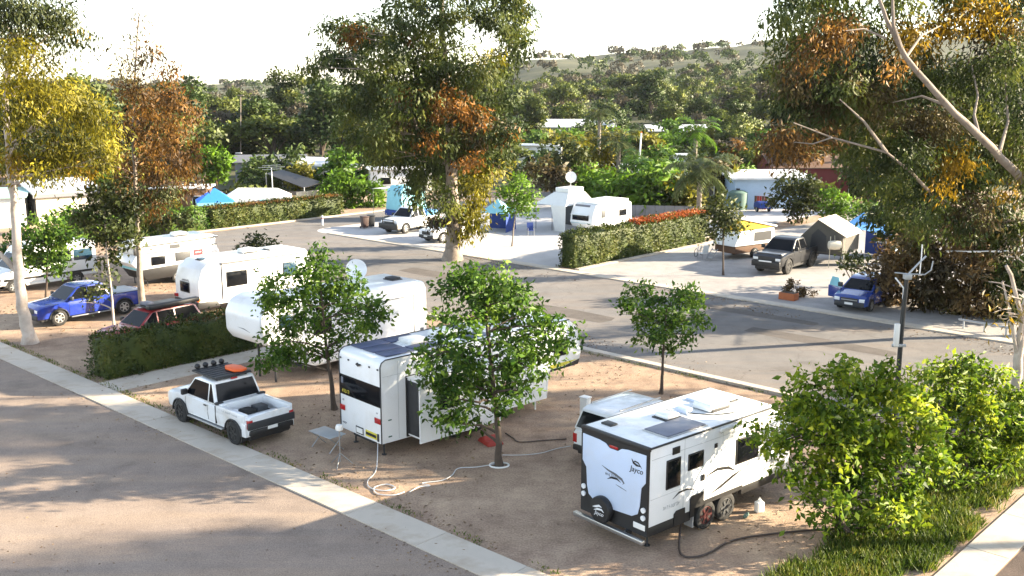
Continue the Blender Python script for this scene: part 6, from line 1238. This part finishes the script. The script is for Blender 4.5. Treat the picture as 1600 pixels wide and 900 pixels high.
# ================================================================ BUSHLAND
def bush_proto(kind, leaf, n=7, seed=0):
    rr = random.Random(seed); cl = []
    if kind == 'umbrella':
        for _ in range(n): a, d = rr.uniform(0, 6.28), rr.random()**.5*3.1; cl.append((d*math.cos(a), d*math.sin(a), 5.4-.12*d*d+rr.uniform(-.3, .3), 1.6, 1.6, .75))
    elif kind == 'tall':
        for _ in range(n): a, d = rr.uniform(0, 6.28), rr.random()**.5*1.9; cl.append((d*math.cos(a), d*math.sin(a), rr.uniform(3.2, 8.4), 1.35, 1.35, 1.1))
    else:
        for _ in range(n): a, d = rr.uniform(0, 6.28), rr.random()**.5*2.2; cl.append((d*math.cos(a), d*math.sin(a), rr.uniform(1.6, 4.6)-.15*d, 1.7, 1.7, 1.3))
    t = thing('bush_tree', '', 'tree'); mb = MB(); limb(mb, (0, 0, 0), (.1, 0, 3.2), .2, .1, 4)
    for c in cl: limb(mb, (.05, 0, 1.4), c[:3], .09, .03, 3, .1)
    mb.build('trunk', 'bark_dark', t); leafcloud('crown', cl, leaf, t, (0, 0, 0), per_m2=20, L=.45, W=.29, droop=.15, twig=.34, tpm=1.3, shell=.72); return t
kinds = [('umbrella', 'leaf_bush2', 9, 1), ('round', 'leaf_bush', 8, 2), ('round', 'leaf_bush2', 8, 3), ('tall', 'leaf_bush', 10, 4), ('round', 'leaf_bush3', 8, 5), ('umbrella', 'leaf_bush2', 10, 6), ('tall', 'leaf_gum', 11, 7)]
protos = [bush_proto(*k) for k in kinds]
KL = ['flat-topped yellowish tree in the bushland beyond the park', 'dark round tree in the bushland beyond the park', 'olive round tree in the bushland beyond the park', 'dark upright tree in the bushland beyond the park', 'grey-brown scrubby tree in the bushland beyond the park', 'broad umbrella-crowned tree in the bushland beyond the park', 'slim dark gum in the bushland beyond the park']
spots = []; tries = 0
def occluded(x, y): return (18 < x < 46 and y < 128) or (-52 < x < -8 and 118 < y < 152 and abs(x+.27*y) < 6)
while len(spots) < 230 and tries < 9000:
    tries += 1; y = 126 + 190*random.random()**1.35; a = random.uniform(-.57, .57); x = a*y; 
    if occluded(x, y): continue
    pxx = 800+1632*a
    if y < 188 and 780 < pxx < 1125: continue
    if y < 150 and 380 < pxx < 600: continue
    if any((x-u)**2+(y-v)**2 < 20+y*.05 for u, v in spots): continue
    spots.append((x, y))
spots.sort(key=lambda p: p[1]); used = set()
for x, y in spots:
    i = random.choices(range(7), (3, 4, 4, 3, 2, 3, 2))[0]; z = float(hterr(x, y)); s = random.uniform(.75, 1.3)*(1.2 if x < -.08*y else 1)
    o = protos[i] if i not in used else copy_tree(protos[i]); used.add(i)
    o.location = (x, y, z-.05); o.rotation_euler = (0, 0, random.uniform(0, 6.28)); o.scale = (s*random.uniform(.9, 1.25), s*random.uniform(.9, 1.25), s*random.uniform(.8, 1.1)); tag(o, KL[i], 'tree', ['flat-topped trees of the bushland', 'dark round trees of the bushland', 'olive round trees of the bushland', 'upright trees of the bushland', 'scrubby trees of the bushland', 'umbrella trees of the bushland', 'slim gums of the bushland'][i])
# the far wood on the slope: one mass
def far_wood(name, n, y0, y1, keep, leafs, lab, sc_=(1., 1.5), quads=190, p_=1.0):
    for li, lf in enumerate(leafs):
        V = []; NN = []
        for _ in range(n//len(leafs)):
            y = y0+(y1-y0)*random.random()**p_; a = random.uniform(-.6, .6); x = a*y
            if not keep(a, x, y): continue
            z = float(hterr(x, y)); s = random.uniform(*sc_); k = quads; d = unit(k); d[:, 2] = np.abs(d[:, 2])*.9+.05
            rad = np.array([2.9*s, 2.9*s, 2.6*s])*random.uniform(.7, 1.2); c = np.array([x, y, z+1.3*s])+d*rad*(.75+.35*rng.random((k, 1)))*(1+.22*np.sin(d[:, :1]*5+x)); t = unit(k)*.9+d*.6; t /= np.linalg.norm(t, axis=1, keepdims=True)
            L = s*(.62+y*.0008); v, _q, n_ = leaf_arrays(c, L*rng.uniform(.7, 1.3, k), L*.62*rng.uniform(.7, 1.3, k), t, out=d/np.linalg.norm(d, axis=1, keepdims=True)); V.append(v); NN.append(n_)
        V = np.concatenate(V); tag(link(name, soft(np_mesh(name, V, np.arange(len(V)).reshape(-1, 4), lf), np.concatenate(NN))), lab, 'wood', kind='stuff')
far_wood('far_wood', 1500, 235, 440, lambda a, x, y: random.random() < .95, ('leaf_bush', 'leaf_bush2', 'leaf_bush3'), 'far bushland covering the lower slope', (.6, 1.05))
far_wood('hill_scrub', 700, 440, 1000, lambda a, x, y: random.random() < .9 if a < -.05 else (math.sin(x*.02)+math.sin(y*.017+x*.006) > (-.4 if y < 620 else .35)), ('leaf_bush', 'leaf_bush3'), 'scattered scrub on the grassy hill top', (.7, 1.5), 130)

# ================================================================ AIR
hz = MB().box(-2300, 2300, -330, 2700, -6, 95).build('haze', 'black', None, smooth=0)
hm = bpy.data.materials.new('haze'); hm.use_nodes = True; hn = hm.node_tree
for n_ in list(hn.nodes):
    if n_.type == 'BSDF_PRINCIPLED': hn.nodes.remove(n_)
pv = hn.nodes.new('ShaderNodeVolumePrincipled'); pv.inputs['Color'].default_value = (.8, .85, .92, 1); pv.inputs['Density'].default_value = .00005; pv.inputs['Anisotropy'].default_value = .2
hn.links.new(pv.outputs[0], hn.nodes['Material Output'].inputs['Volume']); hz.data.materials.clear(); hz.data.materials.append(hm)
tag(hz, 'thin pale haze over the far hill', 'haze', kind='stuff')
